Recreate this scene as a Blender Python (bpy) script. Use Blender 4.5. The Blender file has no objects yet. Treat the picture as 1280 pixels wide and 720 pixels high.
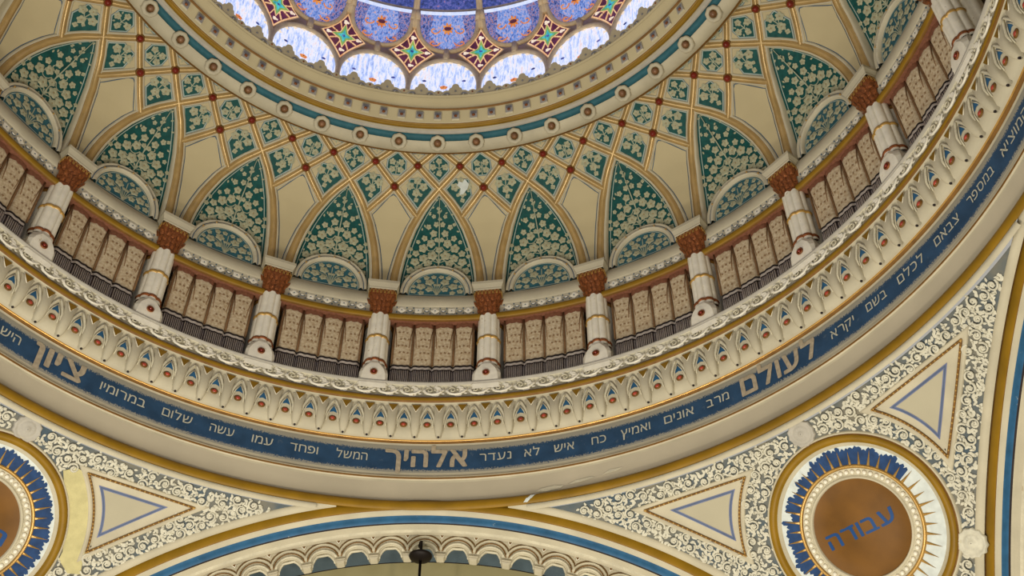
import bpy, math, random
import numpy as np
from mathutils import Vector, Matrix

# ------------------------------------------------------------------ camera, light, exposure
SC = bpy.context.scene
COL = SC.collection
CAMY, CAMX, YAW, PITCH, ROLL, LF = 0.98664*6, 0.1642*6, 0.01424, 0.81504, 0.0028, 7.26777
cd = bpy.data.cameras.new('camera'); cam = bpy.data.objects.new('camera', cd); COL.objects.link(cam)
cd.sensor_width = 36.0; cd.lens = math.exp(LF)*36.0/1280.0; cd.clip_end = 200
fw = Vector((math.sin(YAW)*math.cos(PITCH), math.cos(YAW)*math.cos(PITCH), math.sin(PITCH)))
rt0 = fw.cross(Vector((0, 0, 1))).normalized(); up0 = rt0.cross(fw)
rt = rt0*math.cos(ROLL) - up0*math.sin(ROLL); up = up0*math.cos(ROLL) + rt0*math.sin(ROLL)
M = Matrix((rt, up, -fw)).transposed().to_4x4(); M.translation = Vector((CAMX, -CAMY, 0)); cam.matrix_world = M
SC.camera = cam
SC.view_settings.view_transform = 'Standard'; SC.view_settings.look = 'None'
SC.view_settings.exposure = 0.06; SC.view_settings.gamma = 1.0; SC.view_settings.use_curve_mapping = False
wd = bpy.data.worlds.new('world'); SC.world = wd; wd.use_nodes = True
wd.node_tree.nodes['Background'].inputs[0].default_value = (1.0, 0.955, 0.86, 1)
wd.node_tree.nodes['Background'].inputs[1].default_value = 0.40

def area(name, loc, target, size, power, color):
    l = bpy.data.lights.new(name, 'AREA'); l.shape = 'DISK'; l.size = size; l.energy = power; l.color = color
    o = bpy.data.objects.new(name, l); COL.objects.link(o); o.location = loc
    o.rotation_euler = (Vector(target)-Vector(loc)).to_track_quat('-Z', 'Y').to_euler(); return o
area('hall_light', (-1.0, -1.5, -3.0), (0, 4, 12), 6.0, 660, (1.0, 0.96, 0.88))
area('chandelier_light', (2.5, 1.5, 1.0), (0.5, 5, 12), 0.5, 300, (1.0, 0.89, 0.72))
area('added_rib_light', (-3.0, 0.5, 2.0), (-1.5, 6, 12.5), 0.5, 200, (1.0, 0.89, 0.72))  # added light for warm glints on the gilded ribs, no fixture behind it
area('daylight_from_hall', (-7.5, -6.0, 2.0), (2, 5, 11), 2.0, 200, (0.85, 0.93, 1.0))

# ------------------------------------------------------------------ materials
def srgb(c):
    f = lambda x: x/12.92 if x <= 0.04045 else ((x+0.055)/1.055)**2.4
    return tuple(f(x/255.0) for x in c) + (1.0,)
MATS = {}
def mat(name, c, rough=0.6, metal=0.0, var=0.12, scale=6.0, c2=None, bump=0.0, bscale=60.0, spot=None, spotamt=0.62):
    m = bpy.data.materials.new(name); m.use_nodes = True; nt = m.node_tree; b = nt.nodes['Principled BSDF']
    b.inputs['Specular IOR Level'].default_value = 0.5 if rough < 0.45 else 0.2; b.inputs['Roughness'].default_value = rough; b.inputs['Metallic'].default_value = metal
    tc = nt.nodes.new('ShaderNodeTexCoord'); geo = nt.nodes.new('ShaderNodeNewGeometry')
    n = nt.nodes.new('ShaderNodeTexNoise'); n.inputs['Scale'].default_value = scale; n.inputs['Detail'].default_value = 5
    nt.links.new(geo.outputs['Position'], n.inputs['Vector'])
    r = nt.nodes.new('ShaderNodeValToRGB'); r.color_ramp.elements[0].position = 0.32; r.color_ramp.elements[1].position = 0.7
    a = srgb(c)
    if c2: d = srgb(c2)
    else: d = tuple(min(1, x*(1+var)) for x in a[:3]) + (1,)
    lo = a if c2 else tuple(x*(1-var) for x in a[:3]) + (1,)
    r.color_ramp.elements[0].color = lo; r.color_ramp.elements[1].color = d
    nt.links.new(n.outputs['Fac'], r.inputs['Fac']); out = r.outputs['Color']
    if spot:
        n2 = nt.nodes.new('ShaderNodeTexNoise'); n2.inputs['Scale'].default_value = 9.0; n2.inputs['Detail'].default_value = 8; n2.inputs['Roughness'].default_value = 0.7
        nt.links.new(geo.outputs['Position'], n2.inputs['Vector'])
        r2 = nt.nodes.new('ShaderNodeValToRGB'); r2.color_ramp.elements[0].position = spotamt; r2.color_ramp.elements[1].position = spotamt+0.03
        r2.color_ramp.elements[0].color = (0, 0, 0, 1); r2.color_ramp.elements[1].color = (1, 1, 1, 1)
        nt.links.new(n2.outputs['Fac'], r2.inputs['Fac'])
        mx = nt.nodes.new('ShaderNodeMixRGB'); nt.links.new(r2.outputs['Color'], mx.inputs['Fac']); nt.links.new(out, mx.inputs[1]); mx.inputs[2].default_value = srgb(spot); out = mx.outputs[0]
    nt.links.new(out, b.inputs['Base Color'])
    if bump:
        n3 = nt.nodes.new('ShaderNodeTexNoise'); n3.inputs['Scale'].default_value = bscale; n3.inputs['Detail'].default_value = 3
        nt.links.new(geo.outputs['Position'], n3.inputs['Vector'])
        bp = nt.nodes.new('ShaderNodeBump'); bp.inputs['Strength'].default_value = bump; bp.inputs['Distance'].default_value = 0.02
        nt.links.new(n3.outputs['Fac'], bp.inputs['Height']); nt.links.new(bp.outputs['Normal'], b.inputs['Normal'])
    MATS[name] = m; return m
def glassmat(name, cols, strength, scale, stretch=(1, 1, 0.25)):
    m = bpy.data.materials.new(name); m.use_nodes = True; nt = m.node_tree; b = nt.nodes['Principled BSDF']
    geo = nt.nodes.new('ShaderNodeNewGeometry'); mp = nt.nodes.new('ShaderNodeMapping'); mp.inputs['Scale'].default_value = stretch
    nt.links.new(geo.outputs['Position'], mp.inputs['Vector'])
    n = nt.nodes.new('ShaderNodeTexNoise'); n.inputs['Scale'].default_value = scale; n.inputs['Detail'].default_value = 6; n.inputs['Roughness'].default_value = 0.75
    nt.links.new(mp.outputs[0], n.inputs['Vector'])
    r = nt.nodes.new('ShaderNodeValToRGB'); els = r.color_ramp.elements
    els[0].position = cols[0][0]; els[0].color = srgb(cols[0][1]); els[1].position = cols[-1][0]; els[1].color = srgb(cols[-1][1])
    for p, c in cols[1:-1]:
        e = els.new(p); e.color = srgb(c)
    nt.links.new(n.outputs['Fac'], r.inputs['Fac'])
    nt.links.new(r.outputs['Color'], b.inputs['Emission Color']); b.inputs['Emission Strength'].default_value = strength
    b.inputs['Base Color'].default_value = (0.03, 0.03, 0.04, 1); b.inputs['Roughness'].default_value = 0.25
    MATS[name] = m; return m

def wear_edge(m, z0, z1, c):
    # paint rubbed thin along the band's two edges (grainy wear)
    nt = m.node_tree; b = nt.nodes['Principled BSDF']; src = b.inputs['Base Color'].links[0].from_socket
    geo = nt.nodes.new('ShaderNodeNewGeometry'); sx = nt.nodes.new('ShaderNodeSeparateXYZ'); nt.links.new(geo.outputs['Position'], sx.inputs[0])
    mid = (z0+z1)/2; h = (z1-z0)/2
    a = nt.nodes.new('ShaderNodeMath'); a.operation = 'SUBTRACT'; nt.links.new(sx.outputs['Z'], a.inputs[0]); a.inputs[1].default_value = mid-.02
    ab = nt.nodes.new('ShaderNodeMath'); ab.operation = 'ABSOLUTE'; nt.links.new(a.outputs[0], ab.inputs[0])
    mr = nt.nodes.new('ShaderNodeMapRange'); mr.inputs[1].default_value = h-.11; mr.inputs[2].default_value = h+.02; nt.links.new(ab.outputs[0], mr.inputs[0])
    n = nt.nodes.new('ShaderNodeTexNoise'); n.inputs['Scale'].default_value = 60; n.inputs['Detail'].default_value = 4; nt.links.new(geo.outputs['Position'], n.inputs['Vector'])
    ad = nt.nodes.new('ShaderNodeMath'); ad.operation = 'ADD'; nt.links.new(mr.outputs[0], ad.inputs[0]); nt.links.new(n.outputs['Fac'], ad.inputs[1])
    r = nt.nodes.new('ShaderNodeValToRGB'); r.color_ramp.elements[0].position = .80; r.color_ramp.elements[1].position = 1.25 if False else .98; nt.links.new(ad.outputs[0], r.inputs['Fac'])
    mx = nt.nodes.new('ShaderNodeMixRGB'); nt.links.new(r.outputs['Color'], mx.inputs['Fac']); nt.links.new(src, mx.inputs[1]); mx.inputs[2].default_value = srgb(c)
    nt.links.new(mx.outputs[0], b.inputs['Base Color'])
CREAM = mat('cream_plaster', (190, 181, 155), 0.7, var=0.10, scale=2.5, bump=0.12, bscale=45)
CREAM_S = mat('cream_panel', (188, 174, 136), 0.6, var=0.05, scale=1.5)
FIELD = mat('pendentive_field', (176, 168, 142), 0.65, var=0.05, scale=2)
CREAM_W = mat('worn_cream', (202, 194, 168), 0.65, var=0.14, scale=7, bump=0.35, bscale=40, spot=(168, 152, 118), spotamt=0.66)
COVE = mat('cove_plaster', (186, 175, 150), 0.7, var=0.07, scale=1.4, spot=(200, 192, 170), spotamt=0.68)
WHITE = mat('column_white', (236, 229, 208), 0.42, var=0.08, scale=9, spot=(196, 180, 146), spotamt=0.64)
GOLD = mat('gilding', (176, 138, 70), 0.33, 0.35, var=0.16, scale=5)
RIBG = mat('rib_gilding', (182, 152, 98), 0.30, 0.25, var=0.14, scale=6)
RIBT = mat('rib_edge_tan', (142, 112, 64), 0.5, var=0.15, scale=8)
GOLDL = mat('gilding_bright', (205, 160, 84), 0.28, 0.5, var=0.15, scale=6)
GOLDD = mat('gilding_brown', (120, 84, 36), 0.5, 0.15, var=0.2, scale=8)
OCHRE = mat('ochre_moulding', (136, 102, 20), 0.45, 0.0, var=0.16, scale=3, spot=(205, 190, 140), spotamt=0.76)
COPPER = mat('copper_gilt', (146, 84, 42), 0.35, 0.5, var=0.4, scale=30, bump=0.6, bscale=70)
BEAD = mat('boss_bead', (134, 96, 66), 0.35, 0.1, var=0.3, scale=10)
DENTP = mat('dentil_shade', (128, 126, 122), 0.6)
RED = mat('red_boss', (122, 36, 22), 0.2, 0.1, var=0.2, scale=20)
JEWEL = mat('corbel_jewel', (168, 66, 46), 0.25, var=0.3, scale=12)
TEAL = mat('teal_ground', (20, 76, 72), 0.6, var=0.25, scale=16)
TEALB = mat('teal_blue_ground', (50, 98, 108), 0.6, var=0.15, scale=9)
PETAL = mat('petal_grey_cream', (166, 165, 136), 0.6, var=0.20, scale=28)
PETALC = mat('petal_center', (150, 132, 94), 0.6)
STEM = mat('stem_grey', (160, 164, 138), 0.6)
LINEP = mat('pale_blue_line', (160, 174, 164), 0.6)
LINEB = mat('blue_grey_line', (78, 96, 112), 0.6)
LINEV = mat('violet_blue_line', (104, 112, 148), 0.6)
BLUE = mat('frieze_blue', (42, 70, 98), 0.6, var=0.2, scale=5, spot=(66, 86, 106), spotamt=0.62)
wear_edge(BLUE, 9.36, 9.815, (150, 146, 132))
BLUE2 = mat('arch_blue', (44, 90, 124), 0.45, var=0.2, scale=6, spot=(186, 190, 180), spotamt=0.68)
BLUE3 = mat('medallion_blue', (32, 62, 104), 0.6, var=0.25, scale=10)
BLUEG = mat('blue_grey_band', (92, 108, 116), 0.65, var=0.15, scale=4)
LETT = mat('small_lettering', (186, 184, 166), 0.55)
LETTB = mat('large_lettering', (170, 156, 132), 0.5, var=0.2, scale=20)
MEDB = mat('medallion_letter_blue', (26, 70, 124), 0.5)
BRONZE = mat('medallion_bronze', (112, 74, 20), 0.5, 0.0, var=0.22, scale=2.2)
PEEL = mat('bare_plaster', (206, 212, 206), 0.75, var=0.1, scale=12)
PEELY = mat('bare_yellow_plaster', (196, 186, 134), 0.8, var=0.1, scale=9, bump=0.3)
STUC = mat('stucco_white', (204, 199, 178), 0.6, var=0.12, scale=15)
STUCG = mat('stucco_ground', (72, 88, 98), 0.7, c2=(128, 122, 104), scale=2.6)
OLIVE = mat('tympanum_olive', (160, 152, 112), 0.7, var=0.05, scale=1.5)
BLACK = mat('black_iron', (26, 20, 16), 0.5, 0.3)
DARK = mat('dark_line', (44, 36, 34), 0.7)
GREYM = mat('grey_mould', (174, 168, 154), 0.55, var=0.08, scale=8)
TAN = mat('leading_tan', (214, 190, 150), 0.5, 0.0, var=0.12, scale=9)
CURT = mat('lace_curtain', (176, 152, 118), 0.85, c2=(214, 198, 166), scale=26)
MOTIF = mat('lace_motif', (146, 118, 86), 0.85, var=.15, scale=30)
CURTR = mat('header_and_soffit_shade', (128, 84, 62), 0.85, var=0.2, scale=30)  # header cloth; also paints the reddish shade under the sill
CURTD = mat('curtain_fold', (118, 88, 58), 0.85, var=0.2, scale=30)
FRG = mat('fringe_grey', (196, 184, 172), 0.8, var=0.15, scale=30)
FRD = mat('fringe_dark', (84, 72, 70), 0.85)
WALLD = mat('drum_wall', (120, 104, 84), 0.8)
G_PET = glassmat('glass_petal', [(0.34, (128, 152, 214)), (0.45, (184, 202, 250)), (0.54, (236, 238, 254)), (0.66, (232, 206, 206))], 1.0, 20, (1, 1, 0.10))
G_BLUE = glassmat('glass_blue', [(0.38, (30, 34, 88)), (0.46, (62, 88, 162)), (0.52, (128, 148, 214)), (0.56, (206, 132, 96)), (0.62, (70, 64, 130))], 0.85, 34, (1, 1, 0.35))
G_BLUEL = glassmat('glass_light_blue', [(0.38, (66, 84, 158)), (0.47, (108, 146, 222)), (0.55, (160, 176, 230)), (0.62, (226, 158, 120))], 0.9, 34, (1, 1, 0.35))
G_DEEP = glassmat('glass_deep_blue', [(0.35, (20, 26, 66)), (0.5, (48, 74, 158)), (0.62, (110, 110, 190)), (0.7, (200, 120, 90))], 0.8, 20, (1, 1, 0.5))
G_MAR = glassmat('glass_maroon', [(0.35, (60, 10, 24)), (0.65, (120, 30, 58))], 0.7, 14)
G_PEA = glassmat('glass_peach', [(0.35, (220, 150, 96)), (0.65, (246, 212, 160))], 0.95, 14)
G_CRM = glassmat('glass_cream', [(0.35, (240, 214, 190)), (0.65, (250, 236, 214))], 0.95, 14)
G_GRN = glassmat('glass_green', [(0.35, (60, 150, 90)), (0.65, (170, 190, 70))], 0.85, 14)
G_CYA = glassmat('glass_cyan', [(0.35, (20, 120, 140)), (0.65, (90, 220, 220))], 0.9, 18)
G_ORG = glassmat('glass_orange', [(0.35, (200, 90, 30)), (0.65, (240, 160, 70))], 0.9, 18)
G_DRED = glassmat('glass_dark_red', [(0.35, (70, 14, 30)), (0.65, (110, 30, 40))], 0.6, 18)
G_WLINE = glassmat('glass_white_line', [(0.35, (190, 205, 245)), (0.65, (225, 232, 252))], 1.0, 10)

# ------------------------------------------------------------------ mesh helpers
D2R = math.pi/180
def W(R, az, z):
    a = az*D2R; return (R*math.sin(a), R*math.cos(a), z)
class MB:
    def __init__(s): s.v = []; s.f = []; s.m = []; s.s = []; s.mats = []
    def mi(s, m):
        if m not in s.mats: s.mats.append(m)
        return s.mats.index(m)
    def add(s, vs, fs, m, smooth=False):
        b = len(s.v); s.v += [tuple(x) for x in vs]; k = s.mi(m)
        for f in fs: s.f.append([b+i for i in f]); s.m.append(k); s.s.append(smooth)
    def grid(s, rows, m, smooth=True, cu=False, cv=False, mrow=None):
        """rows: list of lists of points; mrow: material per row-gap"""
        nr = len(rows); nc = len(rows[0]); b = len(s.v)
        for r in rows: s.v += [tuple(p) for p in r]
        for i in range(nr if cv else nr-1):
            k = s.mi(mrow[i] if mrow else m)
            for j in range(nc if cu else nc-1):
                i2 = (i+1) % nr; j2 = (j+1) % nc
                s.f.append([b+i*nc+j, b+i*nc+j2, b+i2*nc+j2, b+i2*nc+j]); s.m.append(k); s.s.append(smooth)
    def tube(s, pts, r, m, n=8, closed=False, caps=True, flat=1.0):
        pts = [Vector(p) for p in pts]; N = len(pts); rows = []
        up = None
        for i, p in enumerate(pts):
            if closed: t = pts[(i+1) % N]-pts[i-1]
            else: t = pts[min(i+1, N-1)]-pts[max(i-1, 0)]
            if t.length < 1e-9: t = Vector((0, 0, 1))
            t.normalize()
            if up is None:
                up = t.orthogonal().normalized()
            up = (up - t*up.dot(t))
            if up.length < 1e-6: up = t.orthogonal()
            up.normalize(); sd = t.cross(up)
            rr = r[i] if isinstance(r, (list, tuple)) else r
            rows.append([p + up*rr*math.cos(a)*flat + sd*rr*math.sin(a) for a in [2*math.pi*k/n for k in range(n)]])
        b = len(s.v); s.grid(rows, m, True, cu=True, cv=closed)
        if caps and not closed:
            k = s.mi(m); s.f.append([b+j for j in range(n)][::-1]); s.m.append(k); s.s.append(False)
            s.f.append([b+(N-1)*n+j for j in range(n)]); s.m.append(k); s.s.append(False)
    def ball(s, c, r, m, n=10, sz=1.0, axis=None):
        """c centre, r radius; flattened by sz along axis"""
        c = Vector(c); ax = Vector(axis).normalized() if axis is not None else Vector((0, 0, 1))
        u = ax.orthogonal().normalized(); w = ax.cross(u); rows = []
        k = max(4, n//2)
        for i in range(k+1):
            th = math.pi*i/k
            rows.append([c + ax*(r*sz*math.cos(th)) + (u*math.cos(2*math.pi*j/n)+w*math.sin(2*math.pi*j/n))*(r*math.sin(th)) for j in range(n)])
        s.grid(rows, m, True, cu=True)
    def lathe(s, c, prof, m, n=16, lobe=None, mrow=None, axis=(0, 0, 1), smooth=True, closed=True):
        """prof: (radius, height) list around axis from c"""
        c = Vector(c); ax = Vector(axis).normalized()
        u = Vector((1, 0, 0)) if abs(ax.x) < 0.9 else Vector((0, 1, 0)); u = (u-ax*u.dot(ax)).normalized(); w = ax.cross(u); rows = []
        for r, h in prof:
            row = []
            for j in range(n):
                a = 2*math.pi*j/n; q = r*(lobe(a, h) if lobe else 1)
                row.append(c + ax*h + (u*math.cos(a)+w*math.sin(a))*q)
            rows.append(row)
        s.grid(rows, m, smooth, cu=True, mrow=mrow)
    def build(s, name, parent=None, origin=(0, 0, 0)):
        ox, oy, oz = origin
        me = bpy.data.meshes.new(name)
        me.from_pydata([(x-ox, y-oy, z-oz) for x, y, z in s.v], [], s.f)
        for m in s.mats: me.materials.append(m)
        me.polygons.foreach_set('material_index', s.m); me.polygons.foreach_set('use_smooth', s.s); me.update()
        o = bpy.data.objects.new(name, me); COL.objects.link(o)
        if parent: o.parent = parent
        return o
def tag(o, label=None, cat=None, group=None, kind=None):
    if label: o['label'] = label
    if cat: o['category'] = cat
    if group: o['group'] = group
    if kind: o['kind'] = kind
    return o
def empty(name, loc=(0, 0, 0)):
    o = bpy.data.objects.new(name, None); o.empty_display_size = 0.1; COL.objects.link(o); o.location = loc; return o
KIDS = {}
def kids(o): return [c for c in bpy.data.objects if c.parent == o]
def dup_tree(o, parent=None):
    c = o.copy(); COL.objects.link(c); c.parent = parent
    for ch in kids(o): dup_tree(ch, c)
    return c
def place(o, r0, z0, az):
    o.location = W(r0, az, z0); o.rotation_euler = (0, 0, -az*D2R)
def ORD(n): return ['first', 'second', 'third', 'fourth', 'fifth', 'sixth', 'seventh', 'eighth', 'ninth', 'tenth', 'eleventh', 'twelfth'][n]
def ring(mb, prof, mats, n=240, a0=0, a1=360, smooth=True):
    """prof: (R,z) list, mats per gap"""
    full = (a1-a0) >= 360; N = n if full else n+1
    rows = [[W(R, a0+(a1-a0)*j/n, z) for j in range(N)] for R, z in prof]
    mb.grid(rows, mats[0], smooth, cu=full, mrow=mats)

# 2-D polygon tools -------------------------------------------------
def resample(poly, step):
    out = []
    for i in range(len(poly)):
        a = poly[i]; b = poly[(i+1) % len(poly)]; L = math.hypot(b[0]-a[0], b[1]-a[1]); k = max(1, int(L/step))
        for j in range(k): out.append((a[0]+(b[0]-a[0])*j/k, a[1]+(b[1]-a[1])*j/k))
    return out
def ccw(poly):
    A = sum(poly[i][0]*poly[(i+1) % len(poly)][1]-poly[(i+1) % len(poly)][0]*poly[i][1] for i in range(len(poly)))
    return poly if A > 0 else poly[::-1]
def inset(poly, d):
    """poly ccw; miter inset"""
    n = len(poly); out = []
    for i in range(n):
        p0 = poly[i-1]; p = poly[i]; p1 = poly[(i+1) % n]
        e0 = (p[0]-p0[0], p[1]-p0[1]); e1 = (p1[0]-p[0], p1[1]-p[1])
        l0 = math.hypot(*e0) or 1e-9; l1 = math.hypot(*e1) or 1e-9
        n0 = (-e0[1]/l0, e0[0]/l0); n1 = (-e1[1]/l1, e1[0]/l1)
        bx = n0[0]+n1[0]; by = n0[1]+n1[1]; k = bx*bx+by*by
        if k < 1e-6: out.append(p); continue
        s = min(2*d/k, 3.5*d/math.sqrt(k)) if d > 0 else 2*d/k
        out.append((p[0]+bx*s, p[1]+by*s))
    return out
def simplify(poly, eps=1e-4):
    out = []
    for p in poly:
        if not out or math.hypot(p[0]-out[-1][0], p[1]-out[-1][1]) > eps: out.append(p)
    while math.hypot(out[0][0]-out[-1][0], out[0][1]-out[-1][1]) < eps: out.pop()
    return out
def clip(poly, px, py, nx, ny):
    """keep points with (p-(px,py)).n >= 0"""
    out = []; n = len(poly)
    for i in range(n):
        a = poly[i]; b = poly[(i+1) % n]
        da = (a[0]-px)*nx+(a[1]-py)*ny; db = (b[0]-px)*nx+(b[1]-py)*ny
        if da >= 0: out.append(a)
        if (da >= 0) != (db >= 0):
            t = da/(da-db); out.append((a[0]+(b[0]-a[0])*t, a[1]+(b[1]-a[1])*t))
    return simplify(out)
def inpoly(x, y, poly):
    c = False; n = len(poly); j = n-1
    for i in range(n):
        if (poly[i][1] > y) != (poly[j][1] > y) and x < (poly[j][0]-poly[i][0])*(y-poly[i][1])/(poly[j][1]-poly[i][1])+poly[i][0]: c = not c
        j = i
    return c
def fill(mb, S, poly, off, m, dv=0.05, nu=4):
    vs = sorted(set([round(p[1], 4) for p in poly])); lo, hi = vs[0], vs[-1]
    k = max(2, int((hi-lo)/dv)); rows = sorted(set([round(lo+(hi-lo)*i/k, 4) for i in range(k+1)] + vs))
    R = []; n = len(poly)
    for v in rows:
        xs = []
        for i in range(n):
            a = poly[i]; b = poly[(i+1) % n]
            if min(a[1], b[1])-1e-4 <= v <= max(a[1], b[1])+1e-4:
                if abs(a[1]-b[1]) < 2e-4: xs += [a[0], b[0]]
                else:
                    t = min(1, max(0, (v-a[1])/(b[1]-a[1]))); xs.append(a[0]+(b[0]-a[0])*t)
        if not xs: continue
        l, r = min(xs), max(xs); R.append([S(l+(r-l)*j/nu, v, off) for j in range(nu+1)])
    mb.grid(R, m, True)
def outline(mb, S, poly, d0, d1, off, m):
    p0 = inset(poly, d0); p1 = inset(poly, d1)
    mb.grid([[S(x, y, off) for x, y in p0], [S(x, y, off) for x, y in p1]], m, False, cu=True)
def flower(mb, S, u, v, r, petals=5, rot=0.0, off=0.01, m=None, mc=None, n=None):
    m = m or PETAL; mc = mc or PETALC; n = n or petals*5
    rim = []; mid = []
    for k in range(n):
        a = 2*math.pi*k/n; q = r*(0.60+0.40*abs(math.cos((a)*petals/2))**0.7)
        rim.append(S(u+q*math.cos(a+rot), v+q*math.sin(a+rot), off)); q2 = q*0.55
        mid.append(S(u+q2*math.cos(a+rot), v+q2*math.sin(a+rot), off+r*0.10))
    mb.grid([rim, mid], m, True, cu=True)
    b = len(mb.v); mb.v += [tuple(p) for p in mid]+[tuple(S(u, v, off+r*0.02))]; k0 = mb.mi(m)
    for k in range(n): mb.f.append([b+k, b+(k+1) % n, b+n]); mb.m.append(k0); mb.s.append(True)
    c = [S(u+r*0.17*math.cos(2*math.pi*k/8), v+r*0.17*math.sin(2*math.pi*k/8), off+r*0.10) for k in range(8)]
    mb.add(c, [list(range(8))], mc)
def ribbon(mb, S, pts, w, off, m):
    """flat painted line of width w along 2-D points"""
    L = []; Rr = []
    for i, p in enumerate(pts):
        a = pts[max(0, i-1)]; b = pts[min(len(pts)-1, i+1)]; dx, dy = b[0]-a[0], b[1]-a[1]; l = math.hypot(dx, dy) or 1
        ww = w[i] if isinstance(w, list) else w
        L.append(S(p[0]-dy/l*ww/2, p[1]+dx/l*ww/2, off)); Rr.append(S(p[0]+dy/l*ww/2, p[1]-dx/l*ww/2, off))
    mb.grid([L, Rr], m, False)
def leaf(mb, S, u, v, r, ang, off, m):
    c, s = math.cos(ang), math.sin(ang); pts = [(0, 0), (0.35, 0.28), (0.7, 0.22), (1, 0), (0.7, -0.22), (0.35, -0.28)]
    P = [S(u+r*(x*c-y*s), v+r*(x*s+y*c), off) for x, y in pts]
    b = len(mb.v); mb.v += [tuple(p) for p in P]+[tuple(S(u+r*.5*c, v+r*.5*s, off+r*0.12))]; k = mb.mi(m)
    for i in range(6): mb.f.append([b+i, b+(i+1) % 6, b+6]); mb.m.append(k); mb.s.append(True)
def spiral_pts(u, v, r, turns, a0, hand=1, n=18):
    return [(u+r*(1-0.85*k/n)*math.cos(a0+hand*2*math.pi*turns*k/n), v+r*(1-0.85*k/n)*math.sin(a0+hand*2*math.pi*turns*k/n)) for k in range(n+1)]

# ------------------------------------------------------------------ dome shell profile
PR = np.array([(6.22, 12.55), (6.22, 13.0), (6.17, 13.35), (6.05, 13.70), (5.85, 13.98), (5.62, 14.17), (5.38, 14.30), (5.08, 14.46), (4.75, 14.62), (4.35, 14.80), (4.05, 14.92)])
_s = np.concatenate([[0], np.cumsum(np.hypot(np.diff(PR[:, 0]), np.diff(PR[:, 1])))])
_ss = np.linspace(0, _s[-1], 240)
def _smooth(y):
    for _ in range(60): y = np.concatenate([[y[0]], (y[:-2]+2*y[1:-1]+y[2:])/4, [y[-1]]])
    return y
_R = _smooth(np.interp(_ss, _s, PR[:, 0])); _Z = _smooth(np.interp(_ss, _s, PR[:, 1]))
def shR(s): return float(np.interp(s, _ss, _R))
def shZ(s): return float(np.interp(s, _ss, _Z))
def s_of_z(z): return float(np.interp(z, _Z, _ss))
def s_of_R(R): return float(np.interp(-R, -_R[50:], _ss[50:]))
def shN(s):
    d = 0.03; dr = shR(s+d)-shR(s-d); dz = shZ(s+d)-shZ(s-d); l = math.hypot(dr, dz); return (-dz/l, dr/l)   # inward, (dR,dz)
def SH(az, s, off=0.0):
    n = shN(s); return W(shR(s)+n[0]*off, az, shZ(s)+n[1]*off)
def chart(azc):
    return lambda u, v, off: SH(azc+u/shR(v)/D2R, v, off)
# azimuth offset of a main rib from its column against z
GT = [(12.74, 1.25), (13.04, 1.33), (13.2, 1.48), (13.4, 1.75), (13.6, 2.15), (13.75, 2.62), (13.9, 3.22), (14.0, 3.85), (14.1, 4.65), (14.19, 5.7), (14.29, 7.5)]
GT = [(s_of_z(z), g) for z, g in GT]
S_X = GT[-1][0]; S_K2 = S_X; S_K1 = s_of_R(5.08); S_Y = s_of_R(4.82); S_T = s_of_R(4.56); S_E = s_of_R(4.45)
def gmain(s):
    if s <= S_X: return float(np.interp(s, [a for a, _ in GT], [b for _, b in GT]))
    return float(np.interp(s, [S_X, S_K1, S_Y, S_T], [7.5, 11.25, 15.0, 18.75]))
S_J = s_of_z(14.03); G_J = gmain(S_J)
def thin(s):   # signed offset, starts at junction (+G_J) -> 0 at K2 -> -3.75 -> -7.5
    return float(np.interp(s, [S_J, S_K2, S_K1, S_Y, S_T], [G_J, 0, -3.75, -7.5, -11.25]))

# ------------------------------------------------------------------ structure: shell, drum wall
mb = MB(); ring(mb, [(SHp[0], SHp[1]) for SHp in [(shR(s)-shN(s)[0]*0.13, shZ(s)-shN(s)[1]*0.13) for s in np.linspace(0.02, _ss[-1], 40)]], [CREAM]*39)
tag(mb.build('ceiling'), kind='structure')
mb = MB(); ring(mb, [(6.68, 10.6), (6.68, 12.9), (6.36, 12.95)], [WALLD]*2); tag(mb.build('wall_drum'), kind='structure')

# columns bookkeeping: column j has azimuth -67.5+15j, j=0..10 ; bay j between column j and j+1 (azimuth -60+15j)
def colname(j): return 'column at the left edge' if j == 0 else ('%s full column from left' % ORD(j-1))
COLAZ = [-67.5+15*j for j in range(11)]
BAYAZ = [-60+15*j for j in range(10)]
def sweep_rib(path, sc, z_base_off=0):
    mb = MB(); sec = [(-.100, -.15), (-.100, .016), (-.062, .040), (-.050, .028), (-.040, .048), (-.020, .066), (0, .072), (.020, .066), (.040, .048), (.050, .028), (.062, .040), (.100, .016), (.100, -.15)]
    ms = [CREAM, CREAM, RIBT, RIBG, RIBG, RIBG, RIBG, RIBG, RIBG, RIBT, CREAM, CREAM]
    P = [Vector(SH(a, s)) for a, s in path]; rows = []
    for i, (a, s) in enumerate(path):
        t = (P[min(i+1, len(P)-1)]-P[max(i-1, 0)]).normalized(); n = shN(s); N = Vector((n[0]*math.sin(a*D2R), n[0]*math.cos(a*D2R), n[1]))
        B = t.cross(N).normalized(); k = sc[i] if isinstance(sc, list) else sc
        rows.append([P[i]+B*b*k+N*(h*(k if h > 0 else 1)) for b, h in sec])
    rows = [list(r) for r in zip(*rows)]
    mb.grid(rows, CREAM, True, mrow=ms); return mb
def main_path(sign):
    ss = np.linspace(s_of_z(12.72), S_T, 46); return [(sign*gmain(s), s) for s in ss]
def thin_path(sign):
    ss = np.linspace(S_J, S_T, 22); return [(sign*thin(s), s) for s in ss]
O_RIB = (0, 6.15, 12.75)
protos = {}
mp = main_path(1); sc = [1.0-0.27*min(1, max(0, (s-mp[0][1])/(S_X-mp[0][1]))) for _, s in mp]
for nm, path, k in (('R', main_path(1), sc), ('L', main_path(-1), sc), ('tR', thin_path(1), 0.70), ('tL', thin_path(-1), 0.70)):
    protos[nm] = sweep_rib(path, k).build('vault_rib', origin=O_RIB)
first = {k: True for k in protos}
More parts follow.
